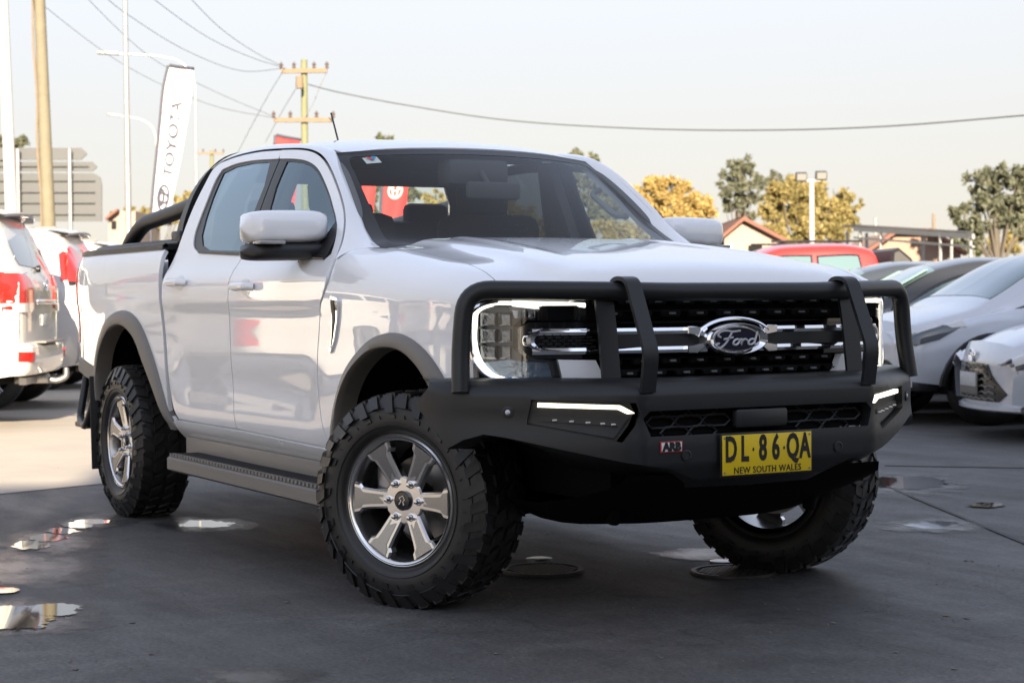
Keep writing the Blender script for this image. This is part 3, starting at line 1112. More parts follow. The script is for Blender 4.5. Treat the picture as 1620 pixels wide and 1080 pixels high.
for x_, y_, w_, in ((-1.42, -.38, .52), (-1.42, .38, .52)):
    o_ = seat(x_, y_, w_)
    MB().box((x_ - .31, y_, 1.585), (.10, .26, .17), rot=Matrix.Rotation(-.15, 3, 'Y'), bev=.04).build('headrest', SEATM, o_)
o_ = seat(-2.16, 0, 1.36)
for y_ in (-.42, 0, .42):
    MB().box((-2.42, y_, 1.53), (.09, .24, .14), bev=.035).build('headrest', SEATM, o_)
for s_ in (-1, 1):
    # grab handles on the A pillars and B pillar trim with belt
    a_, b_ = Vector((-.86, s_ * .655, 1.475)), Vector((-1.06, s_ * .635, 1.60))
    MB().tube(fillet([a_, a_ + Vector((-.03, -s_ * .055, -.0)), b_ + Vector((0, -s_ * .055, -.02)), b_], .04), .013, 8).build('grab_handle', HEADL, TRUCK)
    MB().prism([(-1.50, 1.75), (-1.60, 1.75), (-1.66, 1.25), (-1.68, .6), (-1.52, .6), (-1.52, 1.25)], .0, .05, lambda u, v, h: (u, s_ * (float(side(u, v)) - .06 - h), v)).build('pillar_trim', HEADL, TRUCK)
MB().box((-1.5, 0, .70), (2.0, 1.7, .08)).build('cabin_floor', TRIM, TRUCK)

# ---- front: grille, lamps
BACKF = [(-.78, .78), (.78, .78), (.80, 1.12), (.6, 1.16), (-.6, 1.16), (-.80, 1.12)]
panel('grille', BACKF, S_front(-.055), UNDER, TRUCK, step=.06, flange=.04)
gm = MB()
for r_ in range(9):
    z_ = .792 + r_ * .0405
    for s_ in (-1, 1):
        pts = [(float(XFp(abs(y))) - .030, s_ * y, z_ - .01) for y in np.linspace(0, .60, 9)]
        gm.strap(pts, .012, .006, (1, 0, 0))
gm.build('grille_bar', mat('mesh_black', (.004, .004, .0045), .75, spec=.2), TRUCK)
gd = MB()
for r_ in range(8):
    z_ = .812 + r_ * .0405
    if .90 < z_ < 1.02:
        continue
    for i in range(-5, 6):
        y = i * .112 + (.056 if r_ % 2 else 0)
        if abs(y) > .60:
            continue
        x = float(XFp(abs(y))) - .018
        gd.prism([(-.034, -.011), (.034, -.011), (.042, .004), (.030, .012), (-.030, .012), (-.042, .004)], -.02, .0, lambda u, v, h: (x + h, y + u, z_ + v), bev=.004)
gdo = tag(gd.build('grille_mesh', mat('mesh_black', (.004, .004, .0045), .75, spec=.2), TRUCK, smooth=False), kind='stuff')
gt = MB()
for r_ in range(8):
    z_ = .812 + r_ * .0405
    if .90 < z_ < 1.02:
        continue
    for i in range(-5, 6):
        y = i * .112 + (.056 if r_ % 2 else 0)
        if abs(y) > .60:
            continue
        gt.box((float(XFp(abs(y))) - .012, y, z_ + .001), (.010, .022, .007))
tag(gt.build('grille_studs', mat('stud_grey', (.16, .165, .17), .4), TRUCK, smooth=False), kind='stuff')
for zb in (.9965, .9325):
    for s_ in (-1, 1):
        rows = []
        for y in np.linspace(.10, .735, 22):
            x = float(XFp(y)) + .012
            rows.append([(x - .02, s_ * y, zb + .0125), (x, s_ * y, zb + .0105), (x + .003, s_ * y, zb), (x, s_ * y, zb - .0105), (x - .02, s_ * y, zb - .0125)])
        loft('chrome_bar', rows, CHROME, TRUCK, angle=25)
MB().box((.785, 0, .9645), (.03, 1.0, .042)).build('grille_centre', BLACKP, TRUCK)
for mir in (None, 'y'):
    s_ = 1 if mir else -1
    # chrome end loop round the inner mesh of the lamp
    lp = fillet([(-.52, .9985, 0), (-.70, 1.004, 0), (-.742, .985, 0), (-.742, .952, 0), (-.70, .936, 0), (-.52, .934, 0)], .03, 5)
    rows = []
    for p in lp:
        y, z = p[0], p[1]
        cy_, cz_ = -.62, .967
        rows.append([(float(XFp(abs(y + (y - cy_) * k))) + d, -s_ * (y + (y - cy_) * k) * -1 * -1, z + (z - cz_) * k * 1.4) for k, d in ((.14, .004), (.10, .018), (0, .018), (-.12, .010), (-.16, -.02))])
    loft('chrome_surround', [[(x, s_ * abs(y), z) for x, y, z in r] for r in rows], CHROME, TRUCK, angle=30)
    panel('lamp_bezel', [(-.765, .93), (-.735, .908), (-.44, .905), (-.44, 1.03), (-.735, 1.03), (-.765, 1.01)], S_front(-.012), GLOSSB, TRUCK, mirror=mir, step=.03, flange=.03)
    im = MB()
    for r_ in range(5):
        for i in range(7):
            y = .535 + i * .026 + (.013 if r_ % 2 else 0)
            im.box((float(XFp(y)) + .004, s_ * y, .947 + r_ * .0105), (.012, .021, .006))
    tag(im.build('lamp_mesh', BLACKP, TRUCK, smooth=False), kind='stuff')
    # head lamp: housing, reflectors, C-shaped light strip, clear lens
    lens = [(-.885, .892), (-.888, .965), (-.888, 1.04), (-.880, 1.085), (-.852, 1.110), (-.70, 1.107), (-.52, 1.098), (-.532, 1.033), (-.746, 1.037), (-.763, 1.018), (-.765, .945), (-.747, .921), (-.721, .908), (-.655, .903), (-.635, .812), (-.80, .818), (-.862, .826), (-.880, .850)]
    hl = panel('headlight', lens, S_front(-.045), LAMPIN, TRUCK, mirror=mir, step=.03, flange=-.04)
    panel('lamp_lens', lens, S_front(.006), GL_LAMP, hl, mirror=mir, step=.03, flange=0)
    for zc_ in (1.040, .985, .930):
        rf = MB()
        for yy, wd in ((.838, .040), (.795, .034)):
            x_ = float(XFp(yy)) - .020
            rf.prism([(-wd / 2, -.023), (wd / 2, -.023), (wd / 2, .023), (-wd / 2, .023)], -.02, .0, lambda u, v, h: (x_ + h - .9 * u, s_ * (yy + u), zc_ + v), bev=.007)
        rf.build('lamp_reflector', REFL, hl, angle=20)
    panel('lamp_lower_plate', [(-.845, .850), (-.655, .845), (-.668, .893), (-.735, .898), (-.785, .905), (-.855, .895)], S_front(-.030), mat('lamp_blue', (.22, .29, .38), .18, metal=.75, bump=(25, .4)), hl, mirror=mir, step=.03, flange=.01)
    panel('lamp_upper_plate', [(-.765, 1.044), (-.545, 1.040), (-.535, 1.074), (-.775, 1.080)], S_front(-.034), mat('lamp_smoked', (.30, .31, .33), .16, metal=.8, bump=(30, .5)), hl, mirror=mir, step=.03, flange=.008)
    for i_ in range(7):
        y_ = .735 - i_ * .030
        MB().box((float(XFp(y_)) - .030, s_ * y_, 1.058), (.012, .020, .030), rot=Matrix.Rotation(s_ * -.4, 3, 'Z'), bev=.003).build('indicator_fin', REFL, hl)
    cpath = fillet([(-.555, 1.085, 0), (-.83, 1.096, 0), (-.873, 1.075, 0), (-.878, .965, 0), (-.866, .895, 0), (-.83, .842, 0), (-.655, .829, 0)], .05, 6)
    cpath = [tuple(p) for p in resample([tuple(p) for p in cpath], .012, closed=False)]
    C_ = MB()
    C_.tube([(float(XFp(abs(p[0]))) - .006, s_ * abs(p[0]), p[1]) for p in cpath], .0085, 8)
    C_.build('running_light', LED, hl)
    ch = MB().tube([(float(XFp(min(.9, abs(p[0]) + .004))) - .016, s_ * (abs(p[0]) + .010), p[1]) for p in cpath[len(cpath) // 4:]], .012, 8)
    ch.build('lamp_chrome_edge', CHROME, hl)
    panel('lamp_white_panel', [(-.652, .905), (-.524, .901), (-.478, .809), (-.632, .814)], S_front(.004), WHITE, TRUCK, mirror=mir, step=.03, flange=.03)
    MB().box((float(XFp(.70)) - .10, s_ * .70, .72), (.10, .40, .16), bev=.02).build('bumper_beam', UNDER, TRUCK)

# oval badge with script lettering
bd = MB()
prof = [(.0, .034), (.90, .034), (.905, .037), (.93, .040), (1.0, .030), (1.03, .0)]


def oval(prof_, a_, b_, mtl, name, parent, cx_=.802, cyy=.0065, czz=.9645, seg=56):
    V, F = [], []
    for r_, d_ in prof_:
        for k in range(seg):
            t = 2 * math.pi * k / seg
            V.append((cx_ + d_, cyy + a_ * r_ * math.cos(t), czz + b_ * r_ * math.sin(t)))
    for i in range(len(prof_) - 1):
        for k in range(seg):
            l = (k + 1) % seg
            F.append((i * seg + k, i * seg + l, i * seg + seg + l, i * seg + seg + k))
    b = MB()
    b.V, b.F = V, F
    return b.build(name, mtl, parent, angle=30)


badge = oval([(.74, .036), (.86, .044), (.90, .046), (.96, .040), (1.0, .020), (1.0, -.02)], .135, .057, CHROME, 'oval_badge', TRUCK)
oval([(.001, .034), (.76, .034)], .135, .057, mat('badge_navy', (.005, .007, .024), .30, spec=.3), 'badge_face', badge)
oval([(.70, .0345), (.705, .0365), (.725, .0365), (.73, .0345)], .135, .057, CHROME, 'badge_ring', badge)
br = MB()
br.tube([(.80 + .02, .0065 + .158 * math.cos(t), .9645 + .072 * math.sin(t)) for t in np.linspace(.42, math.pi - .15, 28)], .007, 8)
br.build('badge_wing', CHROME, badge)
for s_ in (-1, 1):
    MB().prism([(.10, .972), (.19, .985), (.19, 1.010), (.15, 1.012)], .0, .026, lambda u, v, h: (.80 + h, s_ * u, v), bev=.003).prism([(.10, .957), (.19, .944), (.19, .919), (.15, .917)], .0, .026, lambda u, v, h: (.80 + h, s_ * u, v), bev=.003).build('badge_bracket', CHROME, badge)
sx_, sz_ = .162, .070
strokes = [crom([(.13, .60), (.06, .70), (.11, .86), (.26, .93), (.45, .88), (.64, .92)], 5),
           crom([(.42, .86), (.35, .60), (.25, .30), (.12, .10), (.02, .14), (.02, .27), (.09, .31)], 5),
           crom([(.20, .50), (.33, .55), (.45, .60)], 4),
           crom([(.53 + .075 * math.cos(t) + .03 * math.sin(t), .36 + .14 * math.sin(t)) for t in np.linspace(0, 6.283, 13)], 2),
           crom([(.60, .42), (.66, .50), (.68, .44), (.66, .22), (.70, .44), (.77, .50), (.82, .44)], 4),
           crom([(.93 + .080 * math.cos(t) + .03 * math.sin(t), .36 + .14 * math.sin(t)) for t in np.linspace(0, 6.283, 13)], 2),
           crom([(1.10, .90), (1.05, .60), (1.01, .30), (1.05, .21), (1.12, .30)], 4)]
sc_ = MB()
for st_ in strokes:
    sc_.tube([(.8375, .0065 - .090 + u * sx_, .9645 - .036 + v * sz_) for u, v in st_], .0040, 6)
sc_.build('badge_script', mat('script_silver', (.62, .62, .64), .35, metal=.3), badge)

# ---- bull bar
BB = MB()
XB = pchip([0, .47, .52, .65, .77, .88, .96, 1.01, 1.04, 1.06], [.985, .985, .965, .885, .80, .715, .64, .56, .45, .34])
pf = pchip([.48, .52, .56, .62, .72, .76, .80, .822, .838], [-.03, -.008, .010, .012, .0, .002, 0, -.022, -.06])


def S_bar(y, z):
    return np.stack([XB(np.abs(y)) + pf(z), y, z], -1)


half_bot = [(0, .502), (.26, .502), (.375, .545), (.536, .572), (.70, .612), (.858, .654), (.915, .664), (.965, .645), (1.0, .614)]
half_up = [(1.042, .755), (1.03, .80), (1.015, .832)]
half_top = [(.92, .836), (.70, .836), (.5, .834), (.3, .832), (0, .832)]
hb = half_bot + half_up + half_top
face_o = [(-y, z) for y, z in hb[::-1]] + hb[1:-1]
face_o = [(y, z) for y, z in hb] + [(-y, z) for y, z in hb[::-1][1:-1]]
pocket = [(-.788, .778), (-.50, .766), (-.485, .735), (-.505, .690), (-.545, .638), (-.80, .697)]
recess = [(-.452, .738), (.452, .738), (.478, .715), (.455, .655), (.30, .655), (-.30, .655), (-.455, .655), (-.478, .715)]
pocketR = [(-y, z) for y, z in pocket[::-1]]
bb = panel('bull_bar', face_o, S_bar, BAR, TRUCK, holes=[pocket, recess, pocketR], step=.025, flange=.045)
top_row = half_up[-1:] + half_top
for s_ in (-1, 1):
    rows = []
    for y, z in resample(top_row, .04, closed=False):
        x0 = float(XB(y) + pf(z))
        rows.append([(x0 + .001, s_ * y, z), (x0 - .02, s_ * y * .998, z + .008), (x0 - .06, s_ * y * .99, z + .010), (x0 - .22, s_ * y * .96, z + .004)])
    loft('bar_top', rows, BAR, bb)
    rows = []
    for y, z in resample(half_bot, .04, closed=False):
        x0 = float(XB(y) + pf(z))
        kf = 1 - .93 * float(smooth01(.55, .92, y))
        rows.append([(x0 + .0005, s_ * y, z), (x0 - .06 * kf, s_ * y * .99, z - .03 * kf), (x0 - .20 * kf, s_ * (y - .05), z - .05 * kf - .06 * max(0, 1 - y / .55)), (x0 - .40 * kf, s_ * (y - .10), z - .06 * kf - .10 * max(0, 1 - y / .6))])
    loft('bar_underside', rows, BAR, bb)
    rows = []
    for y, z in resample([half_bot[-1]] + half_up, .03, closed=False):
        x0 = float(XB(y) + pf(z))
        rows.append([(x0, s_ * y, z), (x0 - .012, s_ * (y - .012), z), (x0 - .03, s_ * (y - .14), z - .01)])
    loft('bar_wing_edge', rows, BAR, bb)
    mir = 'y' if s_ > 0 else None
    po = panel('lamp_pocket', pocket, lambda y, z: S_bar(y, z) - np.array([.042, 0, 0]), BLACKP, bb, mirror=mir, step=.04, flange=0)
    dp = [(-.766, .767), (-.54, .757), (-.499, .732), (-.521, .730), (-.549, .745), (-.767, .753)]
    panel('light_bar', dp, lambda y, z: S_bar(y, z) - np.array([.012, 0, 0]), LEDW, po, mirror=mir, step=.02, flange=.02)
    panel('light_bezel', [(-.782, .772), (-.535, .762), (-.49, .733), (-.52, .700), (-.555, .65), (-.785, .700)], lambda y, z: S_bar(y, z) - np.array([.030, 0, 0]), BLACKP, po, mirror=mir, step=.02, flange=.012)
    panel('fog_light', [(-.758, .726), (-.56, .706), (-.545, .690), (-.763, .708)], lambda y, z: S_bar(y, z) - np.array([.020, 0, 0]), BLACKP, po, mirror=mir, step=.02, flange=.012)
    for y_ in (.72, .675, .63, .59, .56):
        MB().box((float(XB(y_)) - .012, s_ * y_, .714 - (.76 - y_) * .09), (.008, .016, .006), bev=.002).build('fog_led', CLEARL, po)
    for yy, zz in ((.849, .737), (.318, .588)):
        x0 = float(XB(yy) + pf(zz))
        sl = float(XB(yy + .02) - XB(yy - .02)) / .04
        nrm = Vector((1, -sl * s_, 0)).normalized()
        q = nrm.to_track_quat('Z', 'Y').to_matrix().to_4x4()
        q.translation = Vector((x0, s_ * yy, zz))
        t_ = MB().lathe([(.0195, -.004), (.0195, .004), (.014, .005), (.013, .002), (.0, .002)], 20, 'z')
        sn = MB()
        sn.add([q @ Vector(v) for v in t_.V], t_.F)
        sn.build('parking_sensor', BLACKP, bb)
        if yy > .5:
            t2 = MB().lathe([(.0085, .001), (.0085, .006), (.0, .007)], 14, 'z')
            mesh('sensor_face', [q @ Vector(v) for v in t2.V], t2.F, mat('sensor_white', (.6, .6, .62), .4), bb, smooth=True)
    # upright: diagonal strap, vertical plate and hoop round the top tube
    up = MB()
    yb = s_ * .462
    pth = fillet([(.79, yb, 1.120), (.805, yb, 1.165), (.845, yb, 1.176), (.895, yb, 1.168), (1.008, yb, .930), (.985, yb, .80)], .035, 5)
    up.strap(pth, .056, .014, (0, 1, 0))
    up.strap([(.80, s_ * .515, 1.12), (.825, s_ * .515, 1.0), (.85, s_ * .515, .82)], .07, .012, (0, 1, 0))
    up.build('bar_upright', BAR, bb, angle=25)
tb = fillet([(.63, -.965, .80), (.609, -.953, .95), (.612, -.935, 1.140), (.835, -.48, 1.132), (.862, -.30, 1.128), (.862, .30, 1.128), (.835, .48, 1.132), (.612, .935, 1.140), (.609, .953, .95), (.63, .965, .80)], [0, .06, .085, .08, .06, .06, .08, .085, .06, 0], 8)
MB().tube(tb, .0315, 20).build('top_tube', BAR, bb)
# hex mesh in the centre recess
panel('recess_back', recess, lambda y, z: S_bar(y, z) - np.array([.044, 0, 0]), UNDER, bb, step=.05, flange=0)
hx = MB()
for r_ in range(3):
    for i in range(-4, 5):
        yc_ = i * .112 + (.056 if r_ % 2 else 0)
        zc_ = .697 + (r_ - 1) * .036
        if abs(yc_) > .43 or abs(yc_) < .14:
            continue
        h6 = [(yc_ + a * .058, zc_ + b * .019) for a, b in ((-1, 0), (-.6, 1), (.6, 1), (1, 0), (.6, -1), (-.6, -1))]
        hx.tube([(.955, u, v) for u, v in h6], .0045, 5, closed=True)
tag(hx.build('recess_mesh', BLACKP, bb), kind='stuff')
MB().box((.972, .002, .700), (.03, .22, .066), bev=.012).build('radar_cover', BLACKP, bb)

# number plate
PX, PY, PZ = 1.010, .004, .581
pl = MB().box((PX - .004, PY, PZ), (.006, .386, .148), bev=.002).build('number_plate', mat('plate_holder', (.012, .012, .012), .4), TRUCK)
PLY = mat('plate_yellow', (.80, .56, .015), .38, noise=(40, .04))
MB().box((PX, PY, PZ), (.003, .372, .134), bev=.001).build('plate_face', PLY, pl)
PLK = mat('plate_black', (.012, .011, .010), .45)
fr_ = frame((PX + .002, PY, PZ + .016), (0, 1, 0), (0, 0, 1))
for ch, yo in (('D', -.152), ('L', -.096), ('8', -.020), ('6', .034), ('Q', .106), ('A', .158)):
    text_mesh('plate_character', ch, PLK, pl, fr_ @ Matrix.Translation((yo, 0, 0)), size=.118, sx=.56, ext=.0012, offset=.0036)
for yo in (-.060, .069):
    MB().prism([(-.004, 0), (0, -.007), (.004, 0), (0, .007)], 0, .0022, lambda u, v, h: (PX + .001 + h, PY + yo + u, PZ + .016 + v)).build('plate_dot', PLK, pl, smooth=False)
text_mesh('plate_state', 'NEW SOUTH WALES', PLK, pl, frame((PX + .002, PY, PZ - .053), (0, 1, 0), (0, 0, 1)), size=.031, sx=.92, ext=.0010, offset=.0002, space=1.08)
for yo in (-.178, .178):
    for zo in (-.058, .058):
        MB().lathe([(.004, 0), (.003, .002), (0, .0025)], 8, 'x', (PX + .0015, PY + yo, PZ + zo)).build('plate_screw', STEEL, pl)

# small maker badge, red border with black letters
ab = MB().box((.9985, -.379, .619), (.006, .088, .037), bev=.0025).build('bar_badge', mat('badge_red', (.45, .03, .04), .35, coat=.5), bb)
MB().box((1.0005, -.379, .619), (.0045, .080, .030), bev=.002).build('badge_white_face', mat('badge_white', (.72, .71, .70), .4), ab)
text_mesh('badge_letters', 'ARB', PLK, ab, frame((1.003, -.379, .6185), (0, 1, 0), (0, 0, 1)), size=.036, sx=1.05, ext=.0008, offset=.0028)

# underbody
ub = MB()
for s_ in (-1, 1):
    ub.box((-1.7, s_ * .45, .50), (5.0, .08, .16))
    ub.tube([(0, s_ * .25, .40), (0, s_ * .72, .385)], .035, 10)
    ub.tube([(.12, s_ * .30, .36), (.05, s_ * .70, .30)], .03, 8)
    ub.tube([(-.12, s_ * .30, .36), (-.05, s_ * .70, .30)], .03, 8)
    ub.tube([(.02, s_ * .60, .36), (.0, s_ * .55, .80)], .05, 10)
ub.box((.05, 0, .42), (.50, .60, .24), bev=.03)
ub.tube([(.15, -.72, .38), (.18, 0, .40), (.15, .72, .38)], .018, 8)
ub.tube([(-3.27, -.75, .385), (-3.27, .75, .385)], .05, 10)
ub.lathe([(.0, -.14), (.12, -.10), (.16, 0), (.12, .10), (.0, .14)], 16, 'x', (-3.27, 0, .385))
ub.tube([(-.2, .1, .45), (-3.2, .05, .42)], .045, 10)
ub.tube([(-.3, -.3, .42), (-2.6, -.35, .42), (-3.2, -.35, .55), (-4.2, -.55, .45)], .035, 10)
ub.box((-1.6, .0, .62), (2.6, 1.5, .10))
ub.box((-3.4, 0, .72), (1.7, 1.5, .08))
ub.box((.1, 0, .80), (1.0, 1.05, .5))
for s_ in (-1, 1):
    ub.tube([(.66, s_ * .42, .46), (.72, s_ * .42, .40), (.70, s_ * .42, .34)], .022, 8)
ub.build('underbody', UNDER, TRUCK)
rows = []
for y in np.linspace(-.66, .66, 17):
    e = 1 - (abs(y) / .66) ** 4
    rows.append([(.965, y * .80, .525), (.93, y * .84, .49), (.80, y * .92, .40 + .05 * (1 - e)), (.60, y, .315 + .10 * (1 - e)), (.34, y, .285 + .13 * (1 - e)), (.05, y * .9, .36)])
loft('bash_plate', rows, UNDER, TRUCK, angle=60)

# ---- wheels
TYR_R, TYR_W, RIM_R = .397, .262, .2405


def make_wheel():
    """wheel in its own frame: axle along y, outer face towards -y, centre at the origin."""
    root = empty('wheel', parent=TRUCK)
    hw = TYR_W / 2
    prof = [(RIM_R - .012, hw - .005), (RIM_R + .004, hw - .014), (RIM_R + .022, hw + .004), (.300, hw + .010), (.345, hw + .002), (.372, hw - .012), (.383, hw - .028), (.386, 0)]
    full = [(r, -a) for r, a in prof] + [(r, a) for r, a in prof[::-1][1:]]
    MB().lathe(crom(full, 3), 72, 'y').build('tyre', RUBBER, root, angle=60)
    # raised ribs and lettering on the sidewall
    rb_ = MB()
    for rr in (RIM_R + .034, .338):
        rb_.lathe([(rr - .003, -hw - .0055 - (.003 if rr < .3 else 0)), (rr, -hw - .0085 - (.003 if rr < .3 else 0)), (rr + .003, -hw - .0045 - (.003 if rr < .3 else 0))], 72, 'y')
    rb_.build('sidewall_rib', RUBBER, root)
    random.seed(5)
    lg = MB()
    N = 34

    def lug(th, a0, a1, w0, w1, r0, r1, skew=0.0, top=None):
        # block from axial a0 to a1, circumferential half widths w0/w1 (radians), radius r0..r1
        V = []
        for r_, sh in ((r0, 1.06), (r1, .94)):
            for a, wd, sk in ((a0, w0, 0), (a1, w1, skew)):
                for s2 in (-1, 1):
                    t = th + sk + s2 * wd * sh
                    rr_ = r_ if not (top and a == a0 and r_ == r1) else top
                    V.append((rr_ * math.cos(t), a, rr_ * math.sin(t)))
        F = [(0, 1, 3, 2), (4, 6, 7, 5), (0, 4, 5, 1), (2, 3, 7, 6), (0, 2, 6, 4), (1, 5, 7, 3)]
        lg.add(V, F)
    for i in range(N):
        th = 2 * math.pi * i / N
        dth = 2 * math.pi / N
        for s_ in (-1, 1):
            o_ = th + (dth / 2 if s_ > 0 else 0)
            long = i % 2
            lug(o_, s_ * (hw - .012), s_ * (.078 if long else .066), dth * .30, dth * .25, .372, TYR_R, skew=s_ * .05, top=TYR_R - .006)
            # side biters on the shoulder
            for (r0, r1, wd) in ((.322 if long else .340, .387, .29), (.300, .314, .22 if long else .0001)):
                V = []
                for dep in (0, 1):
                    for r_ in (r0, r1):
                        for s2 in (-1, 1):
                            t = o_ + s2 * dth * wd + (r_ - .36) * 1.2
                            a_b = float(np.interp(r_, [.30, .345, .372, .383], [hw + .010, hw + .002, hw - .012, hw - .028]))
                            V.append((r_ * math.cos(t), s_ * (a_b - .004 + dep * (.022 if r1 > .36 else .010)), r_ * math.sin(t)))
                lg.add(V, [(0, 1, 3, 2), (4, 6, 7, 5), (0, 4, 5, 1), (2, 3, 7, 6), (0, 2, 6, 4), (1, 5, 7, 3)])
        # centre blocks
        lug(th + dth * .25, -.060, -.012, dth * .36, dth * .26, .378, TYR_R, skew=.07)
        lug(th + dth * .75, .060, .012, dth * .36, dth * .26, .378, TYR_R, skew=-.07)
    tag(lg.build('tread_lugs', RUBBER, root, smooth=False), kind='stuff')
    # rim barrel and lip
    f = -(hw - .016)
    MB().lathe([(RIM_R - .030, .10), (RIM_R - .034, .02), (RIM_R - .028, f + .05), (RIM_R - .022, f + .012), (RIM_R - .012, f - .002), (RIM_R - .003, f - .004), (RIM_R, f + .006), (RIM_R - .004, f + .02)], 64, 'y').build('rim', ALLOYD, root, angle=35)
    MB().lathe([(RIM_R - .020, f - .0005), (RIM_R - .016, f - .0050), (RIM_R - .006, f - .0085), (RIM_R - .0010, f - .004)], 64, 'y').build('rim_lip', ALLOY, root)
    sp = MB()
    se = MB()
    fo = f + .004      # outer end of the spokes
    for i in range(6):
        a = math.pi / 3 * i
        ca, sa = math.cos(a), math.sin(a)

        def fn(u, v, h, lift=0):
            d_ = .020 * math.cos(min(1, max(0, (u - .05) / .16)) * math.pi / 2) ** 1.5   # dished towards the hub
            return (u * ca - v * sa, fo + d_ - h, u * sa + v * ca)
        poly = [(.045, -.033), (.082, -.032), (.150, -.037), (.178, -.041), (.188, -.054), (.219, -.060), (.219, .060), (.188, .054), (.178, .041), (.150, .037), (.082, .032), (.045, .033)]
        sp.prism(poly, -.035, .0, fn, bev=.007)
        inner = [(.090, -.0165), (.150, -.020), (.176, -.023), (.188, -.036), (.212, -.041), (.212, .041), (.188, .036), (.176, .023), (.150, .020), (.090, .0165)]
        se.prism(inner, -.004, .0016, fn, bev=.001)
    sp.build('spoke', ALLOY, root, angle=28)
    se.build('spoke_face', ALLOYD, root, angle=28)
    hb_ = MB()
    hexp = [(.088 * math.cos(math.pi / 6 * k + 0), .088 * math.sin(math.pi / 6 * k)) for k in range(12)]
    hb_.prism(hexp, -.03, -.019, lambda u, v, h: (u, fo - h, v), bev=.006)
    hb_.build('hub', ALLOY, root, angle=28)
    for i in range(6):
        ln = MB()
        a = math.pi / 3 * i
        c_ = (.0685 * math.cos(a), 0, .0685 * math.sin(a))
        ln.lathe([(.0155, fo + .022), (.0155, fo + .017), (.012, fo + .016)], 14, 'y', c_)
        ln.lathe([(.0095, fo + .018), (.0095, fo + .004), (.007, fo - .003), (.0, fo - .004)], 12, 'y', c_)
        ln.build('lug_nut', CHROME, root)
    MB().lathe([(.036, fo + .02), (.036, fo + .010), (.033, fo + .007), (.031, fo + .009), (.0, fo + .008)], 28, 'y').build('centre_cap', GLOSSB, root)
    em = MB()
    em.tube([(-.012, fo + .0075, -.014), (-.002, fo + .0075, .0), (-.010, fo + .0075, .010), (.006, fo + .0075, .018), (.014, fo + .0075, .004), (.006, fo + .0075, -.004), (.010, fo + .0075, -.016)], .0028, 6)
    em.build('cap_emblem', ALLOY, root)
    MB().lathe([(.06, .02), (.155, .02), (.157, .030), (.155, .045), (.06, .045)], 40, 'y').build('brake_disc', STEEL, root)
    MB().box((-.125, -.0, .045), (.07, .10, .15), bev=.015).build('brake_caliper', STEEL, root)
    return root


STEER = .4616
HUB = TYR_R - .012
TRK = .8127
w0 = make_wheel()
spots = [(0, -TRK, STEER, 1), (-3.27, -TRK, 0, 1), (0, TRK, math.pi + STEER * 1.08, -1), (-3.27, TRK, math.pi, -1)]
for i, (x, y, rz, sg) in enumerate(spots):
    o = w0 if i == 0 else copy_tree(w0, TRUCK)
    o.location = (x, y, HUB)
    # spin so that a pair of spokes lies level
    o.rotation_euler = (0, [0.0, .35, .2, .5][i], rz)
# ------------------------------------------------------------------ the parked cars
class CarSkin:
    """Half car skin lofted through cross sections (x, [(y, z) ...]); surf(x, t) runs from the sill to the centre line."""

    def __init__(s, stations):
        s.xs = [a[0] for a in stations]
        K = len(stations[0][1])
        s.K = K
        s.f = [(pchip(s.xs, [a[1][k][0] for a in stations]), pchip(s.xs, [a[1][k][1] for a in stations])) for k in range(K)]
        P = np.array([a[1] for a in stations], float)
        d = np.sqrt((np.diff(P, axis=1) ** 2).sum(2)).mean(0)
        s.t = np.concatenate([[0], np.cumsum(np.maximum(d, .04))])

    def yz(s, x, t):
        x = np.asarray(x, float)
        t = np.clip(np.asarray(t, float), s.t[0], s.t[-1])
        P = np.stack([np.stack([f(x), g(x)], -1) for f, g in s.f], 1)       # N,K,2
        k = np.clip(np.searchsorted(s.t, t, side='right') - 1, 0, s.K - 2)
        N = np.arange(len(x))
        h = s.t[k + 1] - s.t[k]
        u = ((t - s.t[k]) / h)[:, None]
        km, kp = np.maximum(k - 1, 0), np.minimum(k + 2, s.K - 1)
        m0 = (P[N, k + 1] - P[N, km]) / (s.t[k + 1] - s.t[km])[:, None] * h[:, None]
        m1 = (P[N, kp] - P[N, k]) / (s.t[kp] - s.t[k])[:, None] * h[:, None]
        # ease the tangents a little so creases stay readable
        m0, m1 = m0 * .85, m1 * .85
        return (2 * u ** 3 - 3 * u ** 2 + 1) * P[N, k] + (u ** 3 - 2 * u ** 2 + u) * m0 + (3 * u ** 2 - 2 * u ** 3) * P[N, k + 1] + (u ** 3 - u ** 2) * m1

    def surf(s, x, t):
        q = s.yz(x, t)
        return np.stack([x, -q[:, 0], q[:, 1]], -1)       # right-hand side of the car

    def tz(s, x, z, lo=0.0, hi=None):
        x = np.atleast_1d(np.asarray(x, float))
        z = np.atleast_1d(np.asarray(z, float))
        a = np.full(len(x), lo)
        b = np.full(len(x), hi if hi else s.t[-1])
        for _ in range(18):
            m_ = (a + b) / 2
            low_ = s.yz(x, m_)[:, 1] < z
            a = np.where(low_, m_, a)
            b = np.where(low_, b, m_)
        return (a + b) / 2


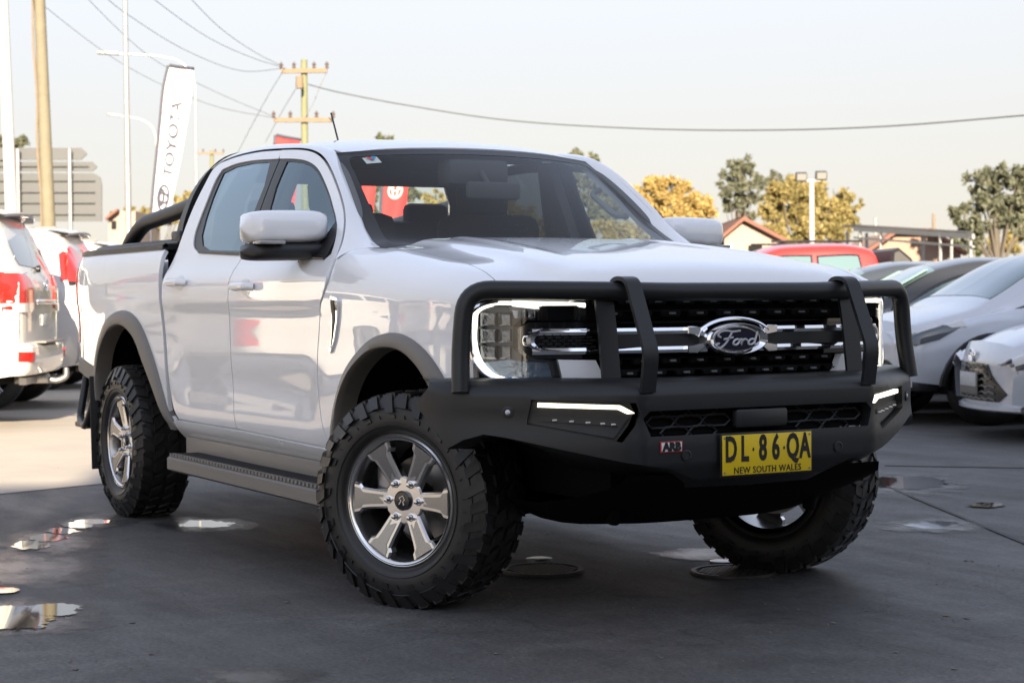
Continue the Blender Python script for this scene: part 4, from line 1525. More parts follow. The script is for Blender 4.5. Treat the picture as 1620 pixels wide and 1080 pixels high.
def bg_wheel(parent, x, y, r, w_, sgn, spokes=5, rz=0.0):
    root = empty('wheel', (x, y, r), rz, parent)
    MB().lathe([(r * .66, -w_ / 2), (r * .72, -w_ / 2 - .004), (r * .92, -w_ / 2), (r * .985, -w_ / 2 + .02), (r, -w_ / 2 + .05), (r, w_ / 2 - .05), (r * .92, w_ / 2), (r * .66, w_ / 2)], 40, 'y').build('tyre', RUBBER, root, angle=60)
    b = MB().lathe([(r * .60, .05), (r * .62, -w_ / 2 + .03), (r * .675, -w_ / 2 + .002), (r * .66, -w_ / 2 + .02)], 36, 'y')
    for i in range(spokes):
        a = 2 * math.pi * i / spokes + .3
        ca, sa = math.cos(a), math.sin(a)
        b.prism([(.03, -.04), (r * .62, -.028), (r * .62, .028), (.03, .04)], -.03, 0, lambda u, v, h: (u * ca - v * sa, -w_ / 2 + .035 - .015 * u / r - h, u * sa + v * ca), bev=.006)
    b.lathe([(.07, -w_ / 2 + .05), (.065, -w_ / 2 + .02), (.0, -w_ / 2 + .018)], 20, 'y')
    b.build('rim', ALLOY, root)
    MB().lathe([(.001, .0), (r * .58, .0)], 24, 'y').build('brake_disc', UNDER, root)
    if sgn > 0:
        root.rotation_euler[2] += math.pi
    return root


def wheel_notch(skin, xc, r, zc):
    """outline points of a wheel arch, from rear to front, in (x, t)."""
    a = np.linspace(math.pi, 0, 15)
    x = xc + r * np.cos(a)
    z = zc + r * np.sin(a)
    t = np.where(z > zc + .03, skin.tz(x, z, 0, skin.t[3]), 0.0)
    return list(zip(x.tolist(), t.tolist()))


def car_shell(root, skin, paint, axles, arch_r, wheel_r, xr, xf, arch_mat=None):
    """both painted halves with wheel openings, a dark core and wheels."""
    T = skin.t[-1]
    rear = axles[0]
    front = axles[1]
    o = [(xr, 0.0)] + wheel_notch(skin, rear, arch_r, wheel_r) + wheel_notch(skin, front, arch_r, wheel_r) + [(xf, 0.0), (xf, T), (xr, T)]
    for mir in (None, 'y'):
        panel('body', o, skin.surf, paint, root, mirror=mir, step=.07, flange=0)
        sg = 1 if mir else -1
        for ax_ in axles:
            yq = float(skin.yz(np.array([ax_]), np.array([skin.t[1]]))[0, 0])
            if arch_mat:
                rows = []
                for rr, dy in ((arch_r + .055, .002), (arch_r + .045, .018), (arch_r, .018), (arch_r - .01, -.04)):
                    a = np.linspace(math.pi, 0, 21)
                    x = ax_ + rr * np.cos(a)
                    z = np.maximum(wheel_r - .06, wheel_r + rr * np.sin(a))
                    y = skin.yz(x, skin.tz(x, z, 0, skin.t[4]))[:, 0]
                    rows.append([(p, sg * (q + dy), r_) for p, q, r_ in zip(x, y, z)])
                loft('arch_trim', rows, arch_mat, root)
            li = [[(ax_ + arch_r * 1.02 * math.cos(a), sg * (yq + d_), wheel_r + arch_r * 1.02 * math.sin(a)) for a in np.linspace(math.pi * 1.05, -.05 * math.pi, 17)] for d_ in (.0, -.35)]
            loft('wheel_liner', li, UNDER, root)
            bg_wheel(root, ax_, sg * (yq - .105), wheel_r, .23, sg)


def patch(root, name, skin, pts, m, off=.006, both=True, step=.06, flange=.01, z=True, only=None):
    """panel laid on the skin; pts given as (x, z) on the side (z=True) or (x, t)."""
    if z:
        q_ = np.array(pts, float)
        pts = list(zip(q_[:, 0], skin.tz(q_[:, 0], q_[:, 1])))
    out = []
    for mir in ((None, 'y') if both else (only,)):
        out.append(panel(name, pts, skin.surf, m, root, mirror=mir, step=step, off=off, flange=flange))
    return out


def end_panel(root, name, outline, fx, m, rear, off=0.0, flange=.02, step=.05):
    """panel on an end face x = fx(y, z)."""
    return panel(name, outline, lambda y, z: np.stack([fx(np.asarray(y, float), np.asarray(z, float)), y, z], -1), m, root, step=step, flange=flange, flip=rear, off=off)


def sym_poly(half):
    """half outline on +y (from centre bottom, out, to centre top) mirrored into a closed loop."""
    return [(y, z) for y, z in half] + [(-y, z) for y, z in half[::-1]]


HEAD = Vector((-.42, -.907, 0)).normalized()           # all bays are angled the same way
RZ = math.atan2(HEAD.y, HEAD.x)


def sec(ys, z0, zs, zb, zt, yt, crown=.03, zmid=None):
    """cross section: sill, lower side, waist, belt, rail, roof edge, roof centre."""
    return [(ys * .95, z0), (ys * .985, z0 + .14), (ys, zs), (ys * .965, zb), (yt * 1.045, zt - .10), (yt * .94, zt - .025), (yt * .55, zt + crown * .6), (0, zt + crown)]


# ---- large white four-wheel drives, nose in, tails towards the ute


def big_wagon(name, paint, label, lamp='wide', rails=True):
    root = tag(empty(name), label, 'car', 'white wagons parked in the angled row')
    st = [(-2.40, sec(.90, .48, .85, 1.22, 1.30, .80, .0)),
          (-2.30, sec(.945, .46, .85, 1.24, 1.50, .76, .01)),
          (-2.16, sec(.965, .44, .85, 1.25, 1.80, .72, .02)),
          (-1.95, sec(.975, .42, .85, 1.25, 1.88, .72, .025)),
          (-1.2, sec(.985, .40, .85, 1.24, 1.92, .73, .03)),
          (-.2, sec(.985, .40, .85, 1.22, 1.91, .73, .03)),
          (.35, sec(.985, .40, .84, 1.20, 1.84, .71, .03)),
          (.95, sec(.98, .40, .83, 1.17, 1.30, .78, .02)),
          (1.15, sec(.98, .40, .82, 1.12, 1.22, .80, .02)),
          (1.95, sec(.965, .42, .80, 1.04, 1.14, .78, .02)),
          (2.30, sec(.90, .46, .74, .96, 1.06, .70, .02)),
          (2.42, sec(.80, .50, .70, .90, .98, .60, .01))]
    sk = CarSkin(st)
    car_shell(root, sk, paint, (-1.40, 1.44), .47, .395, -2.38, 2.40)
    zs = lambda x: 1.27
    # side glass with dark pillars between
    for pts in ([(-2.02, 1.30), (-1.28, 1.29), (-1.30, 1.72), (-1.80, 1.74), (-1.95, 1.66)],
                [(-1.18, 1.28), (-.30, 1.27), (-.28, 1.74), (-1.18, 1.74)],
                [(-.20, 1.26), (.66, 1.25), (.36, 1.58), (.12, 1.72), (-.18, 1.73)]):
        patch(root, 'side_window', sk, pts, GLOSSB, off=.004)
    # tail: glass, lamps, bumper, garnish
    fx = lambda y, z: -2.435 + .04 * (np.abs(y) / .9) ** 2 + .32 * (np.abs(y) / .985) ** 20 + .52 * np.clip(z - 1.20, 0, 1) ** 1.25 + .06 * np.clip(.62 - z, 0, 1)
    end_panel(root, 'tailgate', sym_poly([(0, .70), (.86, .70), (.935, .80), (.945, 1.0), (.93, 1.22), (.85, 1.45), (.73, 1.72), (.62, 1.80), (0, 1.82)]), fx, paint, True)
    if lamp == 'wide':
        lz0, lz1 = 1.00, 1.33
    else:
        lz0, lz1 = 1.31, 1.61
    end_panel(root, 'rear_window', sym_poly([(0, 1.38), (.68, 1.40), (.71, 1.45), (.63, 1.70), (.54, 1.75), (0, 1.76)]), fx, mat('rear_glass', (.03, .04, .05), .05, coat=1), True, off=.006)
    for s_ in (-1, 1):
        if lamp == 'wide':
            po = [(.50, 1.03), (.62, 1.00), (.955, 1.00), (.97, 1.10), (.968, 1.28), (.94, 1.33), (.62, 1.31), (.52, 1.26)]
        else:
            po = [(.72, 1.31), (.930, 1.31), (.935, 1.36), (.90, 1.50), (.82, 1.63), (.76, 1.60), (.72, 1.45)]
        tl = end_panel(root, 'tail_light', [(s_ * y, z) for y, z in (po if s_ > 0 else po[::-1])][::1], fx, TAIL, True, off=.014)
        pc = [(y, z) for y, z in po]
        lo = [(.51, 1.028), (.62, .998), (.955, .998), (.962, 1.07), (.51, 1.08)] if lamp == 'wide' else [(.73, 1.29), (.935, 1.29), (.935, 1.325), (.73, 1.325)]
        end_panel(tl, 'reverse_lens', [(s_ * y, z) for y, z in lo], fx, CLEARL if lamp == 'wide' else GLOSSB, True, off=.019)
        # lamp wrapped onto the flank
        mirror = 'y' if s_ > 0 else None
        pts = [(-2.26, lz0), (-2.12, lz0 + .03), (-2.09, lz1 - .08), (-2.16, lz1), (-2.26, lz1)] if lamp == 'wide' else [(-2.30, lz0), (-2.17, lz0 + .02), (-2.13, lz1), (-2.20, lz1 + .02), (-2.28, lz1)]
        patch(tl, 'lamp_side', sk, pts, TAIL, off=.012, both=False, only=mirror)
        end_panel(root, 'reflector', [(s_ * y, z) for y, z in ((.74, .575), (.92, .585), (.92, .665), (.74, .655))], lambda y, z: fx(y, z) - .062, TAIL, True, off=.012)
    gx = float(fx(np.array(0.0), np.array(1.0)))
    MB().box((gx - .012, 0, 1.085), (.03, .92, .045), bev=.012).build('chrome_garnish', CHROME, root)
    em = MB()
    for rx, rz_, zo in ((.075, .052, 0), (.028, .045, 0), (.05, .018, .026)):
        em.tube([(gx - .014, rx * math.cos(a), 1.24 + zo + rz_ * math.sin(a)) for a in np.linspace(0, 2 * math.pi, 22, endpoint=False)], .007, 6, closed=True)
    em.build('tail_emblem', CHROME, root)
    MB().box((gx - .006, 0, .93), (.012, .372, .107), bev=.003).build('number_plate', mat('plate_dull', (.45, .45, .42), .4), root)
    bm_ = MB()
    rows = []
    for z, o in ((.46, .02), (.50, .055), (.62, .065), (.70, .055), (.735, .0)):
        rows.append([(float(fx(np.array(abs(y)), np.array(.7))) - o, y, z) for y in np.linspace(-.93, .93, 29)])
    loft('rear_bumper', rows, paint, root, angle=50)
    MB().box((gx - .035, 0, .735), (.11, .90, .018), bev=.006).build('bumper_pad', PLAST, root)
    tb_ = MB().box((gx + .12, 0, .40), (.30, .10, .08), bev=.01)
    tb_.tube(fillet([(gx, .0, .40), (gx - .10, 0, .38), (gx - .18, 0, .42), (gx - .18, 0, .47)], .05), .028, 10)
    tb_.lathe([(.0, .50), (.025, .495), (.025, .455), (.012, .45)], 14, 'z', (gx - .18, 0, 0))
    tb_.box((gx + .1, 0, .40), (.06, 1.1, .06))
    tb_.build('tow_bar', STEEL, root)
    # roof spoiler and rails
    sp_ = MB()
    rows = []
    for xo, zo in ((-2.04, 1.905), (-2.22, 1.885), (-2.30, 1.862), (-2.29, 1.838), (-2.12, 1.835)):
        rows.append([(xo + .07 * (y / .7) ** 2, y, zo - .03 * (y / .7) ** 2) for y in np.linspace(-.68, .68, 15)])
    loft('spoiler', rows, paint, root, angle=50)
    if rails:
        for s_ in (-1, 1):
            MB().tube([(x, s_ * .69, 1.955 + .01 * math.sin(x)) for x in np.linspace(-1.85, .1, 9)], .018, 8).build('roof_rail', PLAST, root)
    wp = MB().tube([(gx + .05, .10, 1.385), (gx + .09, -.30, 1.42)], .011, 6).lathe([(.03, 0), (.03, .03), (0, .04)], 12, 'x', (gx + .02, .10, 1.375))
    wp.build('rear_wiper', SEAL, root)
    # front end
    patch(root, 'windscreen', sk, [(.46, sk.t[6]), (.46, sk.t[7]), (.90, sk.t[7]), (.93, sk.t[5]), (.44, sk.t[5])], GLOSSB, off=.004, z=False)
    MB().box((2.36, 0, .78), (.10, 1.1, .34), bev=.04).build('grille', GLOSSB, root)
    for s_ in (-1, 1):
        MB().box((2.30, s_ * .66, .86), (.16, .26, .16), bev=.04).build('headlight', CLEARL, root)
        MB().box((.62, s_ * 1.05, 1.27), (.14, .24, .19), bev=.05).build('mirror', paint, root)
        for hx_ in (-.98, .0):
            MB().tube([(hx_ - .09, s_ * .985, 1.08), (hx_ - .06, s_ * 1.01, 1.085), (hx_ + .06, s_ * 1.01, 1.085), (hx_ + .09, s_ * .985, 1.08)], .014, 8).build('door_handle', CHROME, root)
    MB().box((0, 0, .52), (4.3, 1.55, .30)).build('underbody', UNDER, root)
    return root


def place(root, x, y, rz=RZ):
    root.location = (x, y, 0)
    root.rotation_euler = (0, 0, rz)
    return root


def tail_at(root, P, L=2.42, rz=RZ):
    """put the middle of the tail at ground point P."""
    h = Vector((math.cos(rz), math.sin(rz), 0))
    q = Vector((P[0], P[1], 0)) + h * L
    return place(root, q.x, q.y, rz)


LC = tail_at(big_wagon('parked_wagon', CREAM, 'white four-wheel drive cut by the picture edge, wide tail light and tow bar', 'wide'), (-10.78, .56))
LC.scale = (1.03,) * 3
PR = tail_at(big_wagon('parked_wagon', WHITE2, 'white wagon with tall upright tail light, just behind the tow-bar one', 'tall'), (-13.5, 1.95))
del PR['group']
del LC['group']
W3 = copy_tree(PR)
tail_at(W3, (-17.5, 3.58))
tag(W3, 'small-looking white wagon, third in the row, only its roof and spoiler showing')
for i, (px_, py_) in enumerate(((-9.2, -3.2), (-8.0, -6.1), (-6.8, -9.0), (-5.6, -11.9))):
    c = copy_tree(LC if i % 2 else PR)
    c.scale = (1, 1, 1)
    tail_at(c, (px_, py_))
    tag(c, ['white wagon beyond the left picture edge, first past the tow-bar one', 'white wagon beyond the left picture edge, second past the tow-bar one', 'white wagon beyond the left picture edge, third past the tow-bar one', 'white wagon beyond the left picture edge, farthest along its row'][i], 'car', 'white wagons mirrored in the ute doors')

# ---- silver crossover and silver hatch, noses towards the ute


def crossover(name, paint, label, low=False):
    root = tag(empty(name), label, 'car')
    if not low:
        st = [(-2.35, sec(.80, .46, .80, 1.05, 1.12, .62, .0)),
              (-2.15, sec(.88, .40, .80, 1.08, 1.34, .62, .01)),
              (-1.80, sec(.90, .36, .79, 1.08, 1.50, .60, .02)),
              (-1.0, sec(.91, .34, .78, 1.06, 1.60, .60, .025)),
              (-.1, sec(.91, .34, .77, 1.04, 1.61, .60, .03)),
              (.45, sec(.91, .34, .77, 1.03, 1.56, .59, .03)),
              (1.25, sec(.91, .34, .77, 1.02, 1.17, .68, .03)),
              (1.45, sec(.91, .35, .77, 1.00, 1.08, .74, .03)),
              (1.75, sec(.89, .37, .75, .93, 1.00, .72, .03)),
              (2.02, sec(.83, .40, .70, .85, .92, .64, .02)),
              (2.22, sec(.66, .44, .62, .74, .80, .46, .01))]
        wr, ar, ax_, xf, xr = .365, .43, (-1.40, 1.38), 2.21, -2.34
    else:
        st = [(-2.25, sec(.74, .42, .70, .92, 1.00, .58, .0)),
              (-2.0, sec(.84, .34, .70, .95, 1.06, .62, .01)),
              (-1.5, sec(.875, .28, .68, .96, 1.22, .56, .02)),
              (-.9, sec(.885, .25, .67, .94, 1.40, .55, .025)),
              (-.2, sec(.885, .24, .66, .91, 1.43, .55, .03)),
              (.25, sec(.885, .24, .66, .89, 1.36, .54, .03)),
              (.95, sec(.885, .24, .66, .87, 1.02, .64, .03)),
              (1.15, sec(.885, .25, .66, .86, .95, .68, .03)),
              (1.85, sec(.865, .26, .62, .76, .84, .62, .03)),
              (2.12, sec(.78, .28, .56, .67, .74, .52, .02)),
              (2.30, sec(.60, .30, .48, .58, .64, .36, .01))]
        wr, ar, ax_, xf, xr = .325, .375, (-1.35, 1.35), 2.29, -2.24
    sk = CarSkin(st)
    car_shell(root, sk, paint, ax_, ar, wr, xr, xf - .07, arch_mat=None if low else BLACKP)
    if not low:
        gl = ([(-1.65, 1.14), (-.48, 1.11), (-.46, 1.44), (-1.35, 1.42)], [(-.38, 1.11), (1.10, 1.07), (.68, 1.26), (.24, 1.42), (-.36, 1.45)])
        wsx = (.52, 1.27)
    else:
        gl = ([(-1.45, 1.01), (-.50, .99), (-.48, 1.28), (-1.0, 1.25)], [(-.40, .98), (.78, .94), (.45, 1.10), (.12, 1.24), (-.40, 1.29)])
        wsx = (.32, .93)
    CG = mat('cyan_glass', (.10, .16, .17), .04, coat=1)
    for pts in gl:
        patch(root, 'side_window', sk, offset_poly(pts, .03), GLOSSB, off=.003)
        patch(root, 'window_glass', sk, pts, CG, off=.007)
    patch(root, 'windscreen', sk, [(wsx[0], sk.t[5] + .02), (wsx[0], sk.t[7]), (wsx[1], sk.t[7]), (wsx[1] - .02, sk.t[5] + .03)], CG, off=.005, z=False)
    # nose: a rounded front cap closing the loft, grille, emblem, plate, lamps
    bx_ = st[-1][1]
    fz = lambda y, z: xf + .010 - .34 * (np.abs(y) / .84) ** 2.6 - (.9 * np.clip(z - .58, 0, 1) ** 1.5 if low else .55 * np.clip(z - .74, 0, 1) ** 1.3)
    cap = sym_poly([(0, .22), (.66, .23), (.79, .32), (.81, .50), (.76, .60), (.60, .70), (.36, .745), (0, .76)] if low else [(0, .34), (.66, .35), (.80, .44), (.84, .66), (.78, .82), (.62, .92), (.36, .96), (0, .975)])
    end_panel(root, 'front_cap', cap, fz, paint, False)
    if low:
        g_ = sym_poly([(0, .30), (.44, .30), (.52, .36), (.36, .50), (.30, .585), (0, .60)])
    else:
        g_ = sym_poly([(0, .46), (.46, .46), (.55, .52), (.46, .60), (0, .61)])
    go = end_panel(root, 'grille', g_, fz, GLOSSB, False, off=.010)
    z0_, z1_ = (.32, .56) if low else (.48, .59)
    for k in range(6):
        z_ = z0_ + (z1_ - z0_) * k / 5
        hwid = .40 - .22 * max(0, (z_ - .42)) / .2 if low else .38
        pts = []
        for y in np.linspace(-hwid, hwid, 25):
            pts.append((float(fz(np.array(y), np.array(z_))) + .016, y, z_ + .007 * math.sin(y * 60)))
        MB().strap(pts, .012, .010, (0, 0, 1)).build('grille_slat', PLAST, go, smooth=False)
    ez = .645 if low else .80
    ex = float(fz(np.array(0.), np.array(ez)))
    em = MB()
    for rx, rz_, zo in ((.068, .048, 0), (.026, .042, 0), (.045, .016, .024)):
        em.tube([(ex + .018, rx * math.cos(a), ez + zo + rz_ * math.sin(a)) for a in np.linspace(0, 2 * math.pi, 22, endpoint=False)], .0065, 6, closed=True)
    em.build('emblem', CHROME, root)
    pz_ = .46 if low else .50
    pxx = float(fz(np.array(0.), np.array(pz_))) + .03
    np_ = MB().box((pxx, 0, pz_ - .03), (.012, .40, .17), bev=.004).build('plate_holder', PLAST, root)
    MB().box((pxx + .008, 0, pz_), (.004, .372, .107), bev=.001).build('dealer_plate', mat('dealer_plate', (.50, .50, .50), .5, noise=(40, .5)), np_)
    lp_ = MB()
    if low:
        rows = [[(float(fz(np.array(y), np.array(.28))) + o, y, z) for y in np.linspace(-.66, .66, 21)] for z, o in ((.22, .0), (.235, .03), (.262, .03), (.28, .0))]
        loft('front_lip', rows, paint, root)
    # lamps swept back along the flank
    if low:
        pl_ = [(1.62, .715), (1.86, .705), (2.12, .635), (2.24, .585), (2.20, .545), (2.05, .575), (1.80, .65)]
    else:
        pl_ = [(1.64, .925), (1.78, .915), (2.00, .865), (2.10, .82), (2.12, .75), (2.06, .735), (1.88, .79)]
    for hl_ in patch(root, 'headlight', sk, pl_, mat('lamp_smoke', (.06, .07, .085), .08, coat=1), off=.008):
        pass
    hi = [(x, z + .004) for x, z in pl_[:5]] + [(x - .01, z - .02) for x, z in pl_[:5][::-1]]
    patch(root, 'lamp_strip', sk, hi, CLEARL, off=.013)
    for s_ in (-1, 1):
        fl_ = MB().box((1.99 if not low else 2.08, s_ * (.76 if not low else .70), .55 if not low else .36), (.06, .10, .22), rot=Matrix.Rotation(s_ * -.7, 3, 'Z'), bev=.03)
        fl_.build('fog_surround', CLEARL if not low else GLOSSB, root)
        MB().box((.92 if not low else .78, s_ * 1.0, 1.10 if not low else .96), (.12, .20, .14), bev=.045).build('mirror', paint, root)
        for hx_ in (-.95, .05):
            MB().tube([(hx_ - .08, s_ * .885, .88), (hx_ - .05, s_ * .905, .885), (hx_ + .05, s_ * .905, .885), (hx_ + .08, s_ * .885, .88)], .012, 8).build('door_handle', paint, root)
        MB().box((xr + .10, s_ * .60, .88), (.14, .30, .14), bev=.04).build('tail_light', TAIL, root)
    if not low:
        MB().box((0.03, 0, .32), (1.9, 1.78, .10), bev=.03).build('sill_cladding', BLACKP, root)
        MB().box((1.86, 0, .38), (.34, 1.56, .14), bev=.05).build('lower_bumper', BLACKP, root)
    end_panel(root, 'tail_cap', sym_poly([(0, .40), (.60, .42), (.72, .70), (.60, 1.0), (0, 1.05)]), lambda y, z: xr + .01 + .1 * (np.abs(y) / .7) ** 2 + .0 * z, paint, True)
    MB().box((0, 0, .40), (3.4, 1.35, .24)).build('underbody', UNDER, root)
    return root


def nose_at(root, P, L, rz=RZ):
    h = Vector((math.cos(rz), math.sin(rz), 0))
    q = Vector((P[0], P[1], 0)) - h * L
    return place(root, q.x, q.y, rz)


CB = nose_at(crossover('parked_crossover', SILVER, 'silver crossover with black wheel arch trim, nose behind the bull bar'), (-6.68, 6.79), 2.21, RZ + .20)
CB.scale = (1, 1, .935)
CS = nose_at(crossover('parked_sedan', SILVER, 'silver sedan with dark slatted grille and dealer plate, nose entering at picture edge', low=True), (-4.75, 6.35), 2.29)
CD = nose_at(crossover('parked_sedan', DARKP, 'black sedan with a pale green price sheet across its windscreen', low=True), (-9.09, 7.14), 2.29)
CD.scale = (1.03,) * 3
CE = nose_at(crossover('parked_sedan', mat('slate_paint', (.05, .06, .075), .3, metal=.3, coat=1), 'dark slate sedan, its roof showing between black sedan and red ute', low=True), (-11.57, 8.33), 2.29)
CE.scale = (1.04,) * 3


def box_ute(name, paint, label):
    root = tag(empty(name), label, 'ute')
    st = [(-2.6, sec(.86, .55, .85, 1.08, 1.10, .82, .0)), (-.75, sec(.90, .50, .85, 1.10, 1.12, .84, .0)),
          (-.72, sec(.90, .50, .85, 1.12, 1.55, .70, .0)), (-.60, sec(.90, .50, .85, 1.13, 1.74, .66, .02)),
          (-.2, sec(.90, .48, .85, 1.12, 1.79, .66, .03)), (.5, sec(.90, .48, .85, 1.11, 1.77, .65, .03)),
          (.85, sec(.90, .48, .84, 1.10, 1.66, .64, .03)), (1.35, sec(.90, .48, .84, 1.08, 1.20, .72, .03)),
          (1.5, sec(.90, .48, .83, 1.04, 1.14, .76, .03)), (2.2, sec(.87, .50, .80, .98, 1.06, .72, .03)), (2.5, sec(.76, .52, .74, .88, .95, .6, .01))]
    sk = CarSkin(st)
    car_shell(root, sk, paint, (-1.65, 1.60), .45, .38, -2.58, 2.48)
    for pts in ([(-.50, 1.16), (.10, 1.15), (.10, 1.62), (-.42, 1.63)], [(.20, 1.15), (1.10, 1.12), (.78, 1.50), (.60, 1.62), (.20, 1.63)]):
        patch(root, 'side_window', sk, offset_poly(pts, .025), GLOSSB, off=.003)
        patch(root, 'window_glass', sk, pts, mat('cyan_glass', (.10, .16, .17), .04, coat=1), off=.007)
    patch(root, 'windscreen', sk, [(.92, sk.t[5] + .02), (.92, sk.t[7]), (1.33, sk.t[7]), (1.30, sk.t[5] + .03)], GLOSSB, off=.005, z=False)
    cv = MB()
    cv.prism([(-1.35, 1.10), (-1.12, 1.60), (-.95, 1.74), (-.85, 1.70), (-.80, 1.12)], -.78, .78, lambda u, v, h: (u, h, v), bev=.04)
    cv.build('sail_panel', BLACKP, root)
    for s_ in (-1, 1):
        MB().box((1.0, s_ * 1.0, 1.22), (.12, .22, .18), bev=.05).build('mirror', paint, root)
        MB().box((2.40, s_ * .62, .88), (.14, .26, .14), bev=.04).build('headlight', CLEARL, root)
        MB().tube([(x, s_ * .64, 1.83) for x in np.linspace(-.5, .7, 6)], .014, 8).build('roof_rail', SEAL, root)
    MB().box((2.46, 0, .78), (.08, 1.0, .26), bev=.04).build('grille', GLOSSB, root)
    MB().box((0, 0, .55), (4.6, 1.4, .25)).build('underbody', UNDER, root)
    return root


RU = nose_at(box_ute('parked_ute', RED, 'red dual cab ute with black sail panel, roof showing beyond the white bonnet'), (-14.35, 9.30), 2.48)
CG_ = nose_at(crossover('parked_crossover', DARKP, 'black crossover far behind the red ute, only roof and rails visible'), (-16.1, 12.8), 2.0)
# price sheet behind the black sedan's windscreen
ps = MB()
ps.add([(.38, -.52, 1.335), (.80, -.60, 1.115), (.80, .60, 1.115), (.38, .52, 1.335)], [(0, 1, 2, 3)])
o = ps.build('price_sheet', mat('sheet_green', (.42, .60, .50), .5, noise=(30, .25)), CD, smooth=False)
# ------------------------------------------------------------------ setting


def asphalt():
    m = bpy.data.materials.new('asphalt')
    m.use_nodes = True
    nt = m.node_tree
    b = nt.nodes['Principled BSDF']
    tc = nt.nodes.new('ShaderNodeTexCoord')

    def noise(sc, det, rough=.6, stretch=None):
        n = nt.nodes.new('ShaderNodeTexNoise')
        n.inputs['Scale'].default_value = sc
        n.inputs['Detail'].default_value = det
        n.inputs['Roughness'].default_value = rough
        if stretch:
            mp = nt.nodes.new('ShaderNodeMapping')
            mp.inputs['Rotation'].default_value = (0, 0, stretch[0])
            mp.inputs['Scale'].default_value = stretch[1]
            nt.links.new(tc.outputs['Object'], mp.inputs[0])
            nt.links.new(mp.outputs[0], n.inputs['Vector'])
        else:
            nt.links.new(tc.outputs['Object'], n.inputs['Vector'])
        return n.outputs['Fac']

    def rng(src, a, b_, c, d):
        r = nt.nodes.new('ShaderNodeMapRange')
        for i, v in enumerate((a, b_, c, d)):
            r.inputs[i + 1].default_value = v
        nt.links.new(src, r.inputs[0])
        return r.outputs[0]

    def math_(op, a, b_):
        q = nt.nodes.new('ShaderNodeMath')
        q.operation = op
        for i, v in enumerate((a, b_)):
            if isinstance(v, (int, float)):
                q.inputs[i].default_value = v
            else:
                nt.links.new(v, q.inputs[i])
        return q.outputs[0]
    big = rng(noise(.45, 6), .3, .7, .62, 1.35)
    streak = rng(noise(1.1, 8, .72, (-.5, (.30, 2.4, 1))), .3, .75, .86, 1.18)
    mid = rng(noise(7, 6, .75), .3, .7, .80, 1.22)
    fine = rng(noise(60, 4, .8), .3, .7, .40, 1.65)
    grit = rng(noise(210, 2, .6), .62, .72, 1.0, 2.1)
    dust = rng(noise(2.6, 8, .72, (.9, (1, .45, 1))), .52, .80, 0.0, 1.0)
    stain = rng(noise(.9, 4, .55), .64, .74, 1.0, .62)
    # a few hairline cracks
    vo = nt.nodes.new('ShaderNodeTexVoronoi')
    vo.feature = 'DISTANCE_TO_EDGE'
    vo.inputs['Scale'].default_value = .33
    wv = nt.nodes.new('ShaderNodeVectorMath')
    wv.operation = 'ADD'
    wn2 = nt.nodes.new('ShaderNodeTexNoise')
    wn2.inputs['Scale'].default_value = 1.5
    wn2.inputs['Detail'].default_value = 6
    nt.links.new(tc.outputs['Object'], wn2.inputs['Vector'])
    nt.links.new(tc.outputs['Object'], wv.inputs[0])
    nt.links.new(wn2.outputs['Color'], wv.inputs[1])
    nt.links.new(wv.outputs[0], vo.inputs['Vector'])
    crack = rng(vo.outputs['Distance'], .001, .004, .72, 1.0)
    tone = math_('MULTIPLY', math_('MULTIPLY', big, streak), math_('MULTIPLY', fine, mid))
    tone = math_('MULTIPLY', tone, math_('MULTIPLY', grit, math_('MULTIPLY', stain, crack)))
    mx = nt.nodes.new('ShaderNodeMix')
    mx.data_type = 'RGBA'
    mx.inputs[6].default_value = (.068, .066, .064, 1)
    mx.inputs[7].default_value = (.12, .116, .110, 1)
    nt.links.new(dust, mx.inputs[0])
    ml = nt.nodes.new('ShaderNodeMix')
    ml.data_type = 'RGBA'
    ml.blend_type = 'MULTIPLY'
    ml.inputs[0].default_value = 1
    nt.links.new(mx.outputs[2], ml.inputs[6])
    nt.links.new(tone, ml.inputs[7])
    nt.links.new(ml.outputs[2], b.inputs['Base Color'])
    nt.links.new(rng(noise(1.3, 8, .7, (-.5, (.35, 1.8, 1))), .3, .7, .50, .85), b.inputs['Roughness'])
    bp = nt.nodes.new('ShaderNodeBump')
    bp.inputs['Strength'].default_value = .35
    bp.inputs['Distance'].default_value = .006
    nt.links.new(noise(170, 3, .7), bp.inputs['Height'])
    nt.links.new(bp.outputs[0], b.inputs['Normal'])
    return m


ASPH = asphalt()
tag(mesh('ground', [(-600, -600, 0), (600, -600, 0), (600, 600, 0), (-600, 600, 0)], [(0, 1, 2, 3)], ASPH), kind='structure')

def pix(u, v, z=0.0):
    """ground point seen at photo pixel (u, v): used once to survey where things stand."""
    a = (u - 810) * _c + (v - 540) * _s
    b = -(u - 810) * _s + (v - 540) * _c
    d = _fw * FPX + _rt * a - _up * b
    t = (z - CAM.z) / d.z
    p = CAM + d * t
    return (p.x, p.y)


def at(u, v, D):
    """3D point seen at photo pixel (u, v) at distance D along the optical axis."""
    a = (u - 810) * _c + (v - 540) * _s
    b = -(u - 810) * _s + (v - 540) * _c
    d = (_fw * FPX + _rt * a - _up * b) / FPX
    return CAM + d * D


